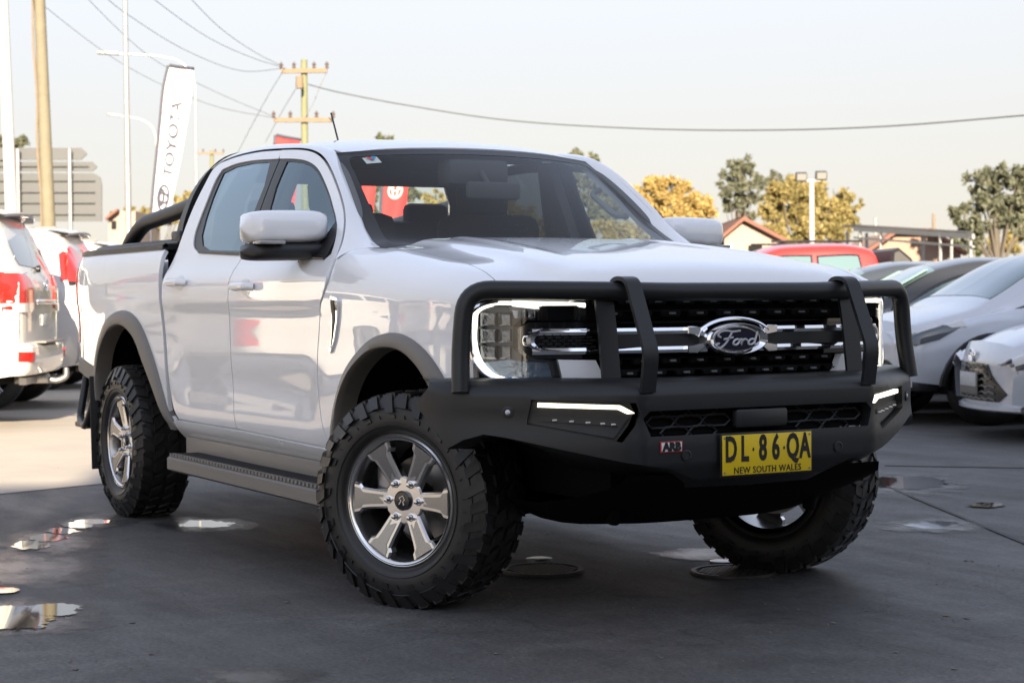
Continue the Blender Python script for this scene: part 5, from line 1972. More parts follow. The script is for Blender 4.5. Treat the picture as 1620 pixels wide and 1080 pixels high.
SUNLIT = mat('sunlit_ground', (.36, .325, .28), .75, noise=(1.6, .22), bump=(90, .12))  # paler ground colour standing in for strong sunlight on the yard
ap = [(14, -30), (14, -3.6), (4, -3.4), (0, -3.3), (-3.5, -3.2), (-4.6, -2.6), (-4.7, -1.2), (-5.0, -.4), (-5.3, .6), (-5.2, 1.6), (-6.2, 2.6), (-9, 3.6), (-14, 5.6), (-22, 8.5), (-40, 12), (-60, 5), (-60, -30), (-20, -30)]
o = mesh('sunlit_ground_sheet', [(x, y, .004) for x, y in ap], [tuple(range(len(ap)))[::-1]], SUNLIT)  # bright sheet over the sunlit side, its unseen left part added for warm bounce
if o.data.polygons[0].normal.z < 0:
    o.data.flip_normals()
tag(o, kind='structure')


def wet_mat(name, rough, lo, hi, sc, base=(.012, .012, .012)):
    """thin water whose ragged edge follows the dips of the surface (vertex attribute 'depth' plus noise)."""
    m = bpy.data.materials.new(name)
    m.use_nodes = True
    nt = m.node_tree
    b = nt.nodes['Principled BSDF']
    b.inputs['Base Color'].default_value = (*base, 1)
    b.inputs['Roughness'].default_value = rough
    b.inputs['Specular IOR Level'].default_value = .6
    at_ = nt.nodes.new('ShaderNodeAttribute')
    at_.attribute_name = 'depth'
    tc = nt.nodes.new('ShaderNodeTexCoord')
    mp = nt.nodes.new('ShaderNodeMapping')
    mp.inputs['Rotation'].default_value = (0, 0, -1.06)
    mp.inputs['Scale'].default_value = (.8, 1.25, 1)
    n = nt.nodes.new('ShaderNodeTexNoise')
    n.inputs['Scale'].default_value = sc
    n.inputs['Detail'].default_value = 8
    n.inputs['Roughness'].default_value = .68
    nt.links.new(tc.outputs['Object'], mp.inputs[0])
    nt.links.new(mp.outputs[0], n.inputs['Vector'])
    ad = nt.nodes.new('ShaderNodeMath')
    ad.operation = 'MULTIPLY_ADD'
    ad.inputs[1].default_value = 1.6
    nt.links.new(n.outputs['Fac'], ad.inputs[0])
    nt.links.new(at_.outputs['Fac'], ad.inputs[2])
    r = nt.nodes.new('ShaderNodeMapRange')
    r.inputs[1].default_value = lo
    r.inputs[2].default_value = hi
    nt.links.new(ad.outputs[0], r.inputs[0])
    nt.links.new(r.outputs[0], b.inputs['Alpha'])
    return m


WATER = wet_mat('puddle_water', .025, 1.08, 1.19, 10)
DAMP = wet_mat('damp_film', .36, 1.05, 1.75, 6, (.05, .048, .045))


def puddle(name, blobs, m, z, grow=1.0):
    """water lying in overlapping shallow dips, surveyed as (u, v, half width, half height) in the photo."""
    for i, (u, v, du, dv) in enumerate(blobs):
        c = pix(u, v)
        V, D = [(c[0], c[1], z + i * .0004)], [1.0]
        n = 28
        for ring, dep in ((.5, .62), (1.0, 0.0)):
            for k in range(n):
                t = 2 * math.pi * k / n
                p = pix(u + du * grow * ring * math.cos(t), v + dv * grow * ring * math.sin(t))
                V.append((p[0], p[1], z + i * .0004))
                D.append(dep)
        F = [(0, 1 + k, 1 + (k + 1) % n) for k in range(n)] + [(1 + k, 1 + n + k, 1 + n + (k + 1) % n, 1 + (k + 1) % n) for k in range(n)]
        o = mesh(name, V, F, m)
        if o.data.polygons[0].normal.z < 0:
            o.data.flip_normals()
        a_ = o.data.attributes.new('depth', 'FLOAT', 'POINT')
        a_.data.foreach_set('value', D)
        tag(o, kind='structure')


puddle('puddle', [(148, 826, 40, 5), (124, 832, 34, 6), (100, 841, 34, 7), (74, 852, 40, 8), (50, 864, 40, 9)], WATER, .005)
puddle('puddle', [(325, 830, 56, 8)], WATER, .005)
puddle('puddle', [(15, 979, 95, 26), (85, 966, 60, 14)], WATER, .006)
puddle('puddle', [(1112, 877, 40, 8), (1440, 765, 75, 14), (1395, 763, 30, 10), (1480, 832, 60, 8), (5, 935, 36, 6), (1560, 800, 40, 5)], WATER, .005)
puddle('damp_patch', [(30, 900, 190, 42), (30, 978, 190, 40), (390, 1074, 170, 28), (90, 858, 120, 30), (1430, 768, 140, 26), (325, 831, 120, 16), (150, 827, 90, 14), (1480, 833, 120, 16), (1110, 878, 100, 14)], DAMP, .0025)

# loose grit and leaf scraps on the yard
rnd = random.Random(4)
gb = MB()
for i in range(420):
    u_, v_ = rnd.uniform(-60, 1680), 700 + 380 * rnd.random() ** .7
    x, y = pix(u_, v_)
    r = rnd.uniform(.0022, .0055) if i % 14 else rnd.uniform(.008, .016)
    a_ = rnd.uniform(0, 6.28)
    hgt = r * (.9 if i % 14 else .25)
    V = [(x + r * math.cos(a_ + k * 1.257) * rnd.uniform(.7, 1.2), y + r * math.sin(a_ + k * 1.257) * rnd.uniform(.5, 1.1), .003) for k in range(5)] + [(x, y, .003 + hgt)]
    gb.add(V, [(k, (k + 1) % 5, 5) for k in range(5)])
tag(gb.build('grit', mat('grit_stone', (.14, .12, .10), .8, noise=(3, .7)), smooth=False), 'scattered grit and leaf scraps on the asphalt', 'grit', kind='stuff')

# expansion joints in the yard on the far side
JT = mat('joint_filler', (.016, .016, .016), .7, noise=(20, .3))
for a, b in (((1330, 740), (1640, 868)), ((1400, 737), (1640, 741))):
    p, q = Vector((*pix(*a), .004)), Vector((*pix(*b), .004))
    tag(MB().strap([p, (p + q) / 2, q], .022, .003, (q - p).cross(Vector((0, 0, 1)))).build('ground_joint', JT, smooth=False), kind='structure')

# drain covers under the ute
IRON = mat('cast_iron', (.055, .052, .05), .5, metal=.6, noise=(30, .4))


def cover(name, u, v, r, label):
    x, y = pix(u, v)
    root = tag(empty(name, (x, y, 0)), label, 'drain cover')
    MB().lathe([(r, .001), (r, .012), (r - .018, .012), (r - .022, .006)], 40, 'z').build('rim', IRON, root)
    MB().lathe([(.0, .005), (r - .02, .005)], 40, 'z').build('lid', IRON, root)
    g = MB()
    n = 7
    for i in range(-n, n + 1):
        for j in range(-n, n + 1):
            px_, py_ = i * (r - .03) / n, j * (r - .03) / n
            if px_ * px_ + py_ * py_ < (r - .03) ** 2:
                g.box((px_, py_, .007), (.014, .014, .006))
    tag(g.build('lid_studs', IRON, root, smooth=False), kind='stuff')
    return root


cover('drain_cover', 858, 903, .17, 'round studded iron drain cover beside the near front tyre')
cover('drain_cover', 1160, 906, .17, 'round studded iron drain cover half under the far front tyre')
for (u, v, r), lb in (((853, 887, .055), 'tiny round valve lid behind the near drain cover'), ((1142, 891, .05), 'tiny round valve lid behind the far drain cover')):
    x, y = pix(u, v)
    tag(MB().lathe([(r, .001), (r, .012), (r - .01, .014), (0, .013)], 24, 'z', (x, y, 0)).build('valve_lid', mat('worn_steel', (.25, .25, .25), .3, metal=1.0)), lb, 'valve lid')

# the showroom behind the camera, whose shade the ute stands in
WALLM = mat('render_pale', (.40, .40, .40), .8, noise=(2, .08))
sh = tag(empty('showroom', (0, 0, 0)), 'grey showroom behind the camera whose shadow covers the ute', 'building')
su = Vector((-SUN_AZ.y, SUN_AZ.x, 0))          # along the facade, to the photographer's right when facing the ute... y grows
edge0 = Vector((-4.98, -.69, 0))               # where the shadow of the tall block's corner starts to run away
d_low = 23.0
k_ = math.tan(SUN_EL)
base = edge0 + SUN_AZ * d_low
nx, ny = SUN_AZ, Vector((.4, .92, 0)).normalized()


def block(name, x0, x1, y0, y1, h, m, bev=.02):
    """box in the showroom's frame: x away from the yard along the sun azimuth, y to the right along the facade."""
    c = base + nx * ((x0 + x1) / 2) + ny * ((y0 + y1) / 2)
    R_ = Matrix((nx, ny, Vector((0, 0, 1)))).transposed()
    return MB().box((c.x, c.y, h / 2), (x1 - x0, y1 - y0, h), rot=R_, bev=bev).build(name, m, sh)


ny = Vector((-nx.y, nx.x, 0))
block('tall_wall', 0, 7, 0, 34, 33 * k_, WALLM)
def slab(name, x0, x1, y0, y1, z0, z1, m):
    c = base + nx * ((x0 + x1) / 2) + ny * ((y0 + y1) / 2)
    R_ = Matrix((nx, ny, Vector((0, 0, 1)))).transposed()
    return MB().box((c.x, c.y, (z0 + z1) / 2), (x1 - x0, y1 - y0, z1 - z0), rot=R_, bev=.02).build(name, m, sh)


slab('shade_slab', 0, 9, -1.4, -.02, d_low * k_ - .35, d_low * k_, WALLM)  # unseen slab added to cast the left shade edge, narrow to let bounce through
for yy in (-1.2,):  # posts added only to carry the unseen slab
    for xx in (.5, 8.5):
        c = base + nx * xx + ny * yy
        MB().tube([(c.x, c.y, 0), (c.x, c.y, d_low * k_ - .2)], .16, 12).build('shade_slab_post', WALLM, sh)
FAC = mat('showroom_glass', (.03, .035, .04), .06, coat=1)
for i in range(8):
    c = base - nx * .02 + ny * (1.6 + i * 3.1)
    R_ = Matrix((nx, ny, Vector((0, 0, 1)))).transposed()
    MB().box((c.x, c.y, 1.9), (.05, 2.8, 3.0), rot=R_, bev=.01).build('shop_window', FAC, sh)
# ------------------------------------------------------------------ poles, wires, flags, signs
GALV = mat('galvanised', (.28, .28, .28), .45, metal=.5, noise=(6, .15))
POLEW = mat('pole_white', (.38, .38, .38), .4, noise=(6, .1))
TIMBER = mat('weathered_timber', (.145, .13, .09), .8, noise=(5, .3), bump=(40, .3))
TIMBERD = mat('timber_dark', (.17, .13, .09), .85, noise=(5, .3))
WIRE = mat('cable', (.10, .105, .11), .5)


def post(name, u0, v0, u1, v1, D, r0, r1, m, label, cat, parts=True):
    """tapered post through two sighted points, carried down to the ground; r0 top, r1 bottom."""
    a, b = at(u0, v0, D), at(u1, v1, D)
    d = (b - a).normalized()
    g = a + d * (a.z / -d.z)
    root = tag(empty(name, g), label, cat)
    n = 10
    MB().tube([(a - g) * (1 - i / n) for i in range(n + 1)], [r0 + (r1 - r0) * i / n for i in range(n + 1)], 16).build('shaft', m, root)
    MB().box((0, 0, .02), (r1 * 3, r1 * 3, .04)).build('base_plate', m, root)
    return root, g, a


lp1, g1, t1 = post('light_pole', 2, -60, 17, 318, 24, .070, .085, POLEW, 'thick white metal pole at the far left picture edge', 'pole')
MB().tube([(t1 - g1) + Vector((0, 0, -.02)), (t1 - g1) + Vector((0, 0, .6))], .06, 12).build('pole_top', POLEW, lp1)
pp1, g2, t2 = post('power_pole', 60, -60, 76, 330, 34, .100, .138, TIMBER, 'yellowish timber power pole with a cable up its left side', 'pole')
q0, q1 = t2 - g2, Vector((0, 0, 0))
cb = MB()
off = -_rt * .105
cb.tube([q0 * (1 - i / 14) + off * (1.25 if i < 13 else 1.3) + _rt * (.02 * math.sin(i * 1.7)) - _fw * .02 for i in range(14)], .022, 8)
cb.build('riser_cable', TIMBERD, pp1)
bk = at(67, 222, 34) - g2
MB().box(bk, (.10, .10, .22), bev=.02).build('bracket', POLEW, pp1)
lp2, g3, t3 = post('lamp_post', 197, -60, 203.5, 362, 38, .042, .080, GALV, 'slim grey lamp post between timber pole and white flag', 'lamp post')


def street_lamp(name, u, vtop, vbot, arm, D, label, r=.055):
    root, g, t = post(name, u, vtop, u + 2, vbot, D, r * .6, r, GALV, label, 'street lamp')
    pts = [at(a, b, D) - g for a, b in arm]
    MB().tube([tuple(p) for p in crom([tuple(p) for p in pts], 5)], r * .55, 8).build('arm', GALV, root)
    e = pts[-1]
    dirn = (pts[-1] - pts[-2]).normalized()
    MB().box(e + dirn * .3, (.75, .22, .10), rot=dirn.to_track_quat('X', 'Z').to_matrix(), bev=.03).build('lamp_head', GALV, root)
    return root


street_lamp('street_lamp', 309, 140, 330, [(309, 140), (304, 118), (285, 98), (250, 89), (205, 86), (185, 85)], 62, 'tall street lamp behind the flag, arm sweeping left above it')
street_lamp('street_lamp', 247, 218, 330, [(247, 218), (240, 200), (225, 190), (205, 185), (188, 183)], 100, 'smaller distant street lamp half hidden behind the flag')

# power poles with cross arms
INS = mat('insulator', (.10, .07, .06), .3, coat=.5)


def cross_pole(u, vtop, D, r, arms, label):
    root, g, t = post('power_pole', u, vtop, u + 1.5, vtop + 200, D, r * .8, r, mat('green_timber', (.15, .155, .085), .85, noise=(4, .3)), label, 'power pole')
    for (ua, va, ub, vb) in arms:
        a, b = at(ua, va, D) - g, at(ub, vb, D) - g
        off = -_fw * (r + .03)
        MB().strap([a + off, (a + b) / 2 + off, b + off], .11, .09, (0, 0, 1)).build('cross_arm', TIMBERD, root, smooth=False)
        for k in (0, .28, .72, 1):
            p = a + (b - a) * k + off
            MB().lathe([(.02, .04), (.05, .08), (.03, .12), (.055, .16), (.03, .20), (.0, .24)], 10, 'z', tuple(p)).build('insulator', INS, root)
    return root, g


cp1, gc1 = cross_pole(481, 95, 46, .10, [(446, 114, 518, 113), (434, 191, 528, 191)], 'green-tinged timber power pole with two cross arms behind the cab')
tr = MB().lathe([(.09, 0), (.10, .1), (.09, .30)], 12, 'z', tuple(at(474, 140, 45.5) - gc1))
tr.build('cable_joint', TIMBERD, cp1)
cross_pole(335, 238, 95, .12, [(310, 243, 354, 243)], 'small distant power pole right of the flag')
tag(post('thin_pole', 1477, 338, 1477.5, 380, 75, .06, .08, TIMBERD, 'thin dark distant pole above the carport', 'pole')[0])
tag(post('thin_pole', 1385, 345, 1385.5, 380, 72, .05, .06, GALV, 'short thin distant pole left of the carport', 'pole')[0])


def wire(name, pts, D, r, label):
    """cable sighted through photo points, hung at distances running from D[0] to D[1]."""
    n = len(pts)
    P = [at(u, v, D[0] + (D[1] - D[0]) * i / (n - 1)) for i, (u, v) in enumerate(pts)]
    P = crom([tuple(p) for p in P], 6)
    return tag(MB().tube(P, r, 6).build(name, WIRE), label, 'cable', 'overhead cables')


for i, (pts, dd, r, lb) in enumerate([
        ([(443, 103), (405, 84), (350, 46), (300, -4), (280, -30)], (45.9, 33), .007, 'overhead cable from the cross arm pole, rightmost at the top edge'),
        ([(446, 106), (400, 92), (330, 60), (250, 4), (215, -30)], (45.9, 33), .007, 'overhead cable from the cross arm pole, second from the right at the top edge'),
        ([(452, 108), (380, 112), (290, 78), (200, 22), (160, -10)], (45.9, 33), .007, 'overhead cable from the cross arm pole, third from the right at the top edge'),
        ([(436, 186), (340, 145), (240, 92), (150, 10), (120, -30)], (45.9, 33), .006, 'faint overhead cable from the lower cross arm, left of the other cables'),
        ([(440, 188), (330, 165), (200, 105), (80, 18), (40, -25)], (45.9, 33), .006, 'faint overhead cable from the lower cross arm, leftmost of all'),
        ([(488, 134), (540, 147), (640, 166), (800, 190), (1000, 203), (1200, 206), (1400, 200), (1640, 181)], (45.8, 30), .015, 'thick overhead cable sagging across the sky to the right'),
        ([(446, 116), (425, 150), (395, 205), (372, 250)], (45.9, 60), .007, 'thin guy wire slanting down left from the upper cross arm'),
        ([(516, 116), (505, 140), (495, 165), (480, 190)], (45.9, 45.9), .010, 'short jumper cable between the two cross arms'),
        ([(475, 130), (450, 170), (420, 225)], (45.9, 60), .007, 'thin service wire slanting down left from the pole centre')]):
    wire('overhead_cable', pts, dd, r, lb)


def flag(name, u_top, v_top, left, right, D, cloth, label, marks=None):
    """feather flag: cloth sheet with slight ripples between two sighted edges, dark sleeve and pole."""
    a0 = at(*left[-1], D)
    g = Vector((a0.x, a0.y, 0))
    root = tag(empty(name, g), label, 'flag')
    L_ = crom([tuple(at(u, v, D) - g) for u, v in left], 6)
    R_ = crom([tuple(at(u, v, D) - g) for u, v in right], 6)
    rows = []
    n = len(L_)
    for i in range(n):
        a, b = Vector(L_[i]), Vector(R_[min(i, len(R_) - 1)])
        row = []
        for k in range(9):
            t = k / 8
            rip = .07 * math.sin(t * 5 + i * .22) * t
            row.append(tuple(a * (1 - t) + b * t + _fw * rip))
        rows.append(row)
    loft('cloth', rows, cloth, root)
    rows2 = [[tuple(Vector(p) + _fw * .004) for p in r] for r in rows]
    MB().tube([tuple(Vector(p) - _rt * .02) for p in L_] + [(0, 0, 0)], .030, 8).build('pole_sleeve', mat('sleeve_dark', (.03, .032, .05), .6), root)
    MB().tube([rows[0][0], rows[0][4], rows[0][8]], .035, 8).build('top_hem', mat('sleeve_dark', (.03, .032, .05), .6), root)
    MB().box((0, 0, .03), (.5, .5, .06), bev=.02).build('base', UNDER, root)
    return root, g, rows


FLW = mat('flag_white', (.46, .46, .50), .8, noise=(2, .05))
FLR = mat('flag_red', (.42, .030, .030), .75, noise=(2, .08))
INK = mat('flag_ink', (.035, .038, .06), .7)
fl, gf, rows = flag('feather_flag', 0, 0, [(268, 104), (260, 140), (255, 190), (249, 250), (244, 300), (240, 352)], [(307, 110), (303, 150), (294, 200), (284, 260), (275, 310), (268, 352)], 36, FLW, 'tall white feather flag with dark brand lettering, left of the cab')


def on_flag(rows_, i, k):
    i = min(max(i, 0), len(rows_) - 1.001)
    k = min(max(k, 0), 7.999)
    a, b = int(i), int(k)
    fi, fk = i - a, k - b
    P = [Vector(rows_[a + x][b + y]) for x, y in ((0, 0), (1, 0), (0, 1), (1, 1))]
    return (P[0] * (1 - fi) + P[1] * fi) * (1 - fk) + (P[2] * (1 - fi) + P[3] * fi) * fk


def flag_text(rows_, s, i0, i1, k0, k1, parent, m):
    """lettering read upwards along the cloth from row i0 (start) to i1."""
    o_ = text_mesh('flag_lettering', s, m, parent, Matrix(), size=1, ext=.0, offset=.02, align='CENTER')
    co = [v.co.copy() for v in o_.data.vertices]
    x0, x1 = min(c.x for c in co), max(c.x for c in co)
    y0, y1 = min(c.y for c in co), max(c.y for c in co)
    for v, c in zip(o_.data.vertices, co):
        s_ = (c.x - x0) / (x1 - x0)
        t_ = (c.y - y0) / (y1 - y0)
        p = on_flag(rows_, i0 + (i1 - i0) * s_, k1 + (k0 - k1) * t_)
        v.co = p - _fw * .012
    return o_


nr = len(rows) - 1
flag_text(rows, 'TOYOTA', nr * .695, nr * .265, 2.6, 5.9, fl, INK)


def flag_emblem(rows_, ic, kc, di, dk, parent, m, w_=.028, turn=True):
    e_ = MB()
    for (a_, b_, oi) in ((1.0, 1.0, 0.0), (.38, .92, 0.0), (.62, .40, -.50)):
        P = []
        for t in np.linspace(0, 2 * math.pi, 26, endpoint=False):
            u, v = a_ * math.cos(t), b_ * math.sin(t) * .68 + oi * -.5
            # the emblem is turned on its side with the lettering
            P.append(on_flag(rows_, ic - u * di, kc - v * dk / .68) - _fw * .012 if turn else on_flag(rows_, ic - v * di / .68, kc + u * dk) - _fw * .012)
        e_.tube([tuple(p) for p in P], w_, 6, closed=True)
    return e_.build('flag_emblem', m, parent)


flag_emblem(rows, nr * .835, 3.9, nr * .082, 2.1, fl, INK, .022)
MKW = mat('flag_mark', (.62, .50, .50), .7)
f2, _, r2_ = flag('feather_flag', 0, 0, [(610, 248), (606, 300), (603, 360), (601, 420)], [(648, 250), (645, 300), (640, 360), (634, 420)], 33, FLR, 'red feather flag seen through the windscreen, left of the seats')
flag_emblem(r2_, 6.2, 4.0, 1.3, 2.2, f2, MKW, .02, turn=False)
f3, _, r3_ = flag('feather_flag', 0, 0, [(437, 214), (434, 250), (431, 300), (428, 360)], [(476, 222), (473, 250), (468, 300), (462, 360)], 40, FLR, 'red feather flag, just its top corner above the cab roof')
f4, _, r4_ = flag('feather_flag', 0, 0, [(560, 252), (556, 300), (553, 360), (551, 420)], [(597, 254), (594, 300), (588, 360), (582, 420)], 44, FLR, 'red feather flag seen through the windscreen edge by the pillar')

# grey direction sign seen from behind
sg_root = at(110, 474, 46)
sgn_ = tag(empty('road_sign', (sg_root.x, sg_root.y, 0)), 'grey back of a tiered arrow road sign at the left', 'road sign')
SIGNM = mat('sign_back', (.055, .059, .064), .55, metal=.3, noise=(3, .12))


def sign_board(px_, name='board'):
    b = MB()
    P = [at(u, v, 46) - Vector((sg_root.x, sg_root.y, 0)) for u, v in px_]
    n = len(P)
    b.V = [tuple(p) for p in P] + [tuple(p + _fw * .05) for p in P]
    b.F = [tuple(range(n)), tuple(range(n, 2 * n))[::-1]] + [(k, k + n, (k + 1) % n + n, (k + 1) % n) for k in range(n)]
    return b.build(name, SIGNM, sgn_, smooth=False)


sign_board([(-40, 234), (128, 234), (138, 243), (128, 253), (-40, 253)])
sign_board([(-40, 256), (146, 256), (154, 264), (146, 271), (-40, 271)])
sign_board([(-40, 274), (148, 274), (158, 280), (161, 292), (161, 350), (-40, 350)])
for v_ in (262, 285, 303, 320, 338):
    a, b = at(-40, v_, 45.9), at(150 if v_ > 270 else 140, v_, 45.9)
    o_ = Vector((sg_root.x, sg_root.y, 0))
    MB().strap([a - o_, (a + b) / 2 - o_, b - o_],   .022, .03, (0, 0, 1)).build('stiffener', SIGNM, sgn_, smooth=False)
for u_ in (28, 110):
    a = at(u_, 236, 45.8) - Vector((sg_root.x, sg_root.y, 0))
    MB().tube([a, (a.x, a.y, 0)], .055, 10).build('post', GALV, sgn_)

# twin floodlight post
fp, gfp, tfp = post('floodlight_post', 1284, 288, 1284.5, 388, 42, .055, .075, POLEW, 'white post with two square floodlights beyond the bonnet', 'floodlight')
MB().tube([at(1270, 287, 42) - gfp, at(1284, 286, 42) - gfp, at(1298, 286, 42) - gfp], .03, 8).build('cross_bar', POLEW, fp)
for (u_, v_) in ((1267.5, 280), (1299, 278)):
    p = at(u_, v_, 42) - gfp
    R_ = Matrix((_rt, _fw, Vector((0, 0, 1)))).transposed() @ Matrix.Rotation(.35, 3, 'X')
    h_ = MB().box(p, (.26, .16, .20), rot=R_, bev=.02).build('lamp_head', mat('flood_body', (.05, .05, .05), .5), fp)
    MB().box(p - _fw * .085 + Vector((0, 0, -.01)), (.21, .012, .15), rot=R_).build('lamp_glass', mat('flood_glass', (.20, .20, .19), .2), h_)

# ------------------------------------------------------------------ house, carport
BRICK = mat('sunlit_render', (.28, .19, .145), .85, noise=(3, .12), bump=(30, .2))
TILE = mat('roof_tile', (.16, .07, .05), .8, noise=(6, .25))
CREAMW = mat('cream_wall', (.30, .235, .19), .85, noise=(2, .08))


def wall_sheet(px_, D, th, m, name, parent, org):
    P = [at(u, v, D) - org for u, v in px_]
    n = len(P)
    b = MB()
    b.V = [tuple(p) for p in P] + [tuple(p + Vector((_fw.x, _fw.y, 0)) * th) for p in P]
    b.F = [tuple(range(n)), tuple(range(n, 2 * n))[::-1]] + [(k, k + n, (k + 1) % n + n, (k + 1) % n) for k in range(n)]
    return b.build(name, m, parent, smooth=False)


ho = at(1190, 474, 72)
ho = Vector((ho.x, ho.y, 0))
hs_ = tag(empty('house', ho), 'cream gabled house with red tiled roof under the gum tree', 'house')
wall_sheet([(1146, 520), (1146, 376), (1177, 352), (1233, 380), (1233, 520)], 72, 9, CREAMW, 'wall', hs_, ho)
for (a, b) in (((1136, 383), (1178, 348)), ((1176, 348), (1245, 384))):
    p0, p1 = at(*a, 71.6) - ho, at(*b, 71.6) - ho
    dv = Vector((_fw.x, _fw.y, 0)) * 10
    up_ = Vector((0, 0, .16))
    b_ = MB()
    b_.V = [tuple(p) for p in (p0, p1, p1 + dv, p0 + dv, p0 + up_, p1 + up_, p1 + dv + up_, p0 + dv + up_)]
    b_.F = [(0, 1, 2, 3), (4, 7, 6, 5), (0, 4, 5, 1), (1, 5, 6, 2), (2, 6, 7, 3), (3, 7, 4, 0)]
    b_.build('roof_slope', TILE, hs_, smooth=False)
wall_sheet([(1154, 420), (1154, 385), (1158, 385), (1158, 420)], 71.9, .1, GALV, 'downpipe', hs_, ho)
wn_ = wall_sheet([(1184, 408), (1184, 388), (1206, 388), (1206, 408)], 71.9, .05, GLOSSB, 'window', hs_, ho)
wall_sheet([(1182, 410), (1182, 408), (1208, 408), (1208, 410)], 71.85, .12, POLEW, 'sill', wn_, ho)

co = at(1440, 474, 58)
co = Vector((co.x, co.y, 0))
cpt = tag(empty('carport', co), 'flat roofed steel carport frame in front of a brick wall', 'carport')
p0, p1 = at(1352, 362, 58) - co, at(1540, 374, 50) - co
for dz, th in ((0, .14), (-.28, .06)):
    MB().strap([p0 + Vector((0, 0, dz)), (p0 + p1) / 2 + Vector((0, 0, dz)), p1 + Vector((0, 0, dz))], th, .08, (0, 0, 1)).build('beam', GALV, cpt, smooth=False)
dv = Vector((_fw.x, _fw.y, 0)) * 2.2
b_ = MB()
for k, (u_, vv) in enumerate(((1398, 366), (1493, 372), (1362, 364), (1536, 375))):
    t_ = (u_ - 1352) / (1540 - 1352)
    q = p0 + (p1 - p0) * t_
    for d_ in (Vector(), dv):
        MB().tube([q + d_, (q.x + d_.x, q.y + d_.y, 0)], .05, 8).build('post', GALV, cpt)
b_.V = [tuple(p) for p in (p0 + Vector((0, 0, .10)), p1 + Vector((0, 0, .10)), p1 + dv + Vector((0, 0, .16)), p0 + dv + Vector((0, 0, .16)), p0 + Vector((0, 0, .14)), p1 + Vector((0, 0, .14)), p1 + dv + Vector((0, 0, .20)), p0 + dv + Vector((0, 0, .20)))]
b_.F = [(0, 1, 2, 3), (4, 7, 6, 5), (0, 4, 5, 1), (1, 5, 6, 2), (2, 6, 7, 3), (3, 7, 4, 0)]
b_.build('roof_sheet', GALV, cpt, smooth=False)
bo = at(1450, 474, 66)
bo = Vector((bo.x, bo.y, 0))
bh = tag(empty('brick_building', bo), 'low sunlit brick building behind the carport', 'building')
wall_sheet([(1372, 520), (1372, 398), (1420, 366), (1470, 366), (1520, 398), (1520, 520)], 66, 7, BRICK, 'wall', bh, bo)
for (a, b) in (((1364, 402), (1421, 363)), ((1420, 364), (1471, 364)), ((1470, 363), (1528, 402))):
    p0, p1 = at(*a, 65.7) - bo, at(*b, 65.7) - bo
    MB().strap([p0, (p0 + p1) / 2, p1], .5, .12, Vector((_fw.x, _fw.y, 0))).build('roof_edge', TILE, bh, smooth=False)
lo_ = at(190, 474, 85)
lo_ = Vector((lo_.x, lo_.y, 0))
lb_ = tag(empty('cottage', lo_), 'small cream cottage among the low trees at the left', 'building')
wall_sheet([(172, 520), (172, 345), (186, 334), (214, 334), (214, 520)], 85, 6, CREAMW, 'wall', lb_, lo_)
wall_sheet([(176, 362), (176, 349), (184, 349), (184, 362)], 84.9, .05, GLOSSB, 'window', lb_, lo_)
p0, p1 = at(168, 347, 84.7) - lo_, at(187, 332, 84.7) - lo_
MB().strap([p0, (p0 + p1) / 2, p1], .5, .1, Vector((_fw.x, _fw.y, 0))).build('roof_edge', TILE, lb_, smooth=False)

# ------------------------------------------------------------------ trees


def leaf_mat(name, c1, c2, trans=.35):
    m = bpy.data.materials.new(name)
    m.use_nodes = True
    nt = m.node_tree
    b = nt.nodes['Principled BSDF']
    tc = nt.nodes.new('ShaderNodeTexCoord')
    n = nt.nodes.new('ShaderNodeTexNoise')
    n.inputs['Scale'].default_value = 1.3
    n.inputs['Detail'].default_value = 8
    n.inputs['Roughness'].default_value = .8
    nt.links.new(tc.outputs['Object'], n.inputs['Vector'])
    cr = nt.nodes.new('ShaderNodeValToRGB')
    cr.color_ramp.elements[0].position = .35
    cr.color_ramp.elements[0].color = (*c1, 1)
    cr.color_ramp.elements[1].position = .65
    cr.color_ramp.elements[1].color = (*c2, 1)
    nt.links.new(n.outputs['Fac'], cr.inputs[0])
    nt.links.new(cr.outputs[0], b.inputs['Base Color'])
    b.inputs['Roughness'].default_value = .6
    tl = nt.nodes.new('ShaderNodeBsdfTranslucent')
    nt.links.new(cr.outputs[0], tl.inputs[0])
    mx = nt.nodes.new('ShaderNodeMixShader')
    mx.inputs[0].default_value = trans
    nt.links.new(b.outputs[0], mx.inputs[1])
    nt.links.new(tl.outputs[0], mx.inputs[2])
    nt.links.new(mx.outputs[0], nt.nodes['Material Output'].inputs[0])
    return m


L_GUM = leaf_mat('gum_leaves', (.085, .095, .060), (.19, .195, .130))  # gum and yellow leaves paled: distance haze put into their colour
L_YEL = leaf_mat('yellow_leaves', (.30, .215, .075), (.50, .37, .13))
L_YGR = leaf_mat('olive_leaves', (.19, .165, .065), (.36, .29, .11))
L_GRN = leaf_mat('green_leaves', (.075, .09, .045), (.15, .16, .08))
BARK = mat('bark', (.085, .072, .058), .9, noise=(6, .35))


def fill(me, V, F):
    n, k = len(V), len(F)
    me.vertices.add(n)
    me.vertices.foreach_set('co', np.asarray(V, np.float32).ravel())
    me.loops.add(4 * k)
    me.loops.foreach_set('vertex_index', np.asarray(F, np.int32).ravel())
    me.polygons.add(k)
    me.polygons.foreach_set('loop_start', np.arange(0, 4 * k, 4, dtype=np.int32))
    me.update(calc_edges=True)


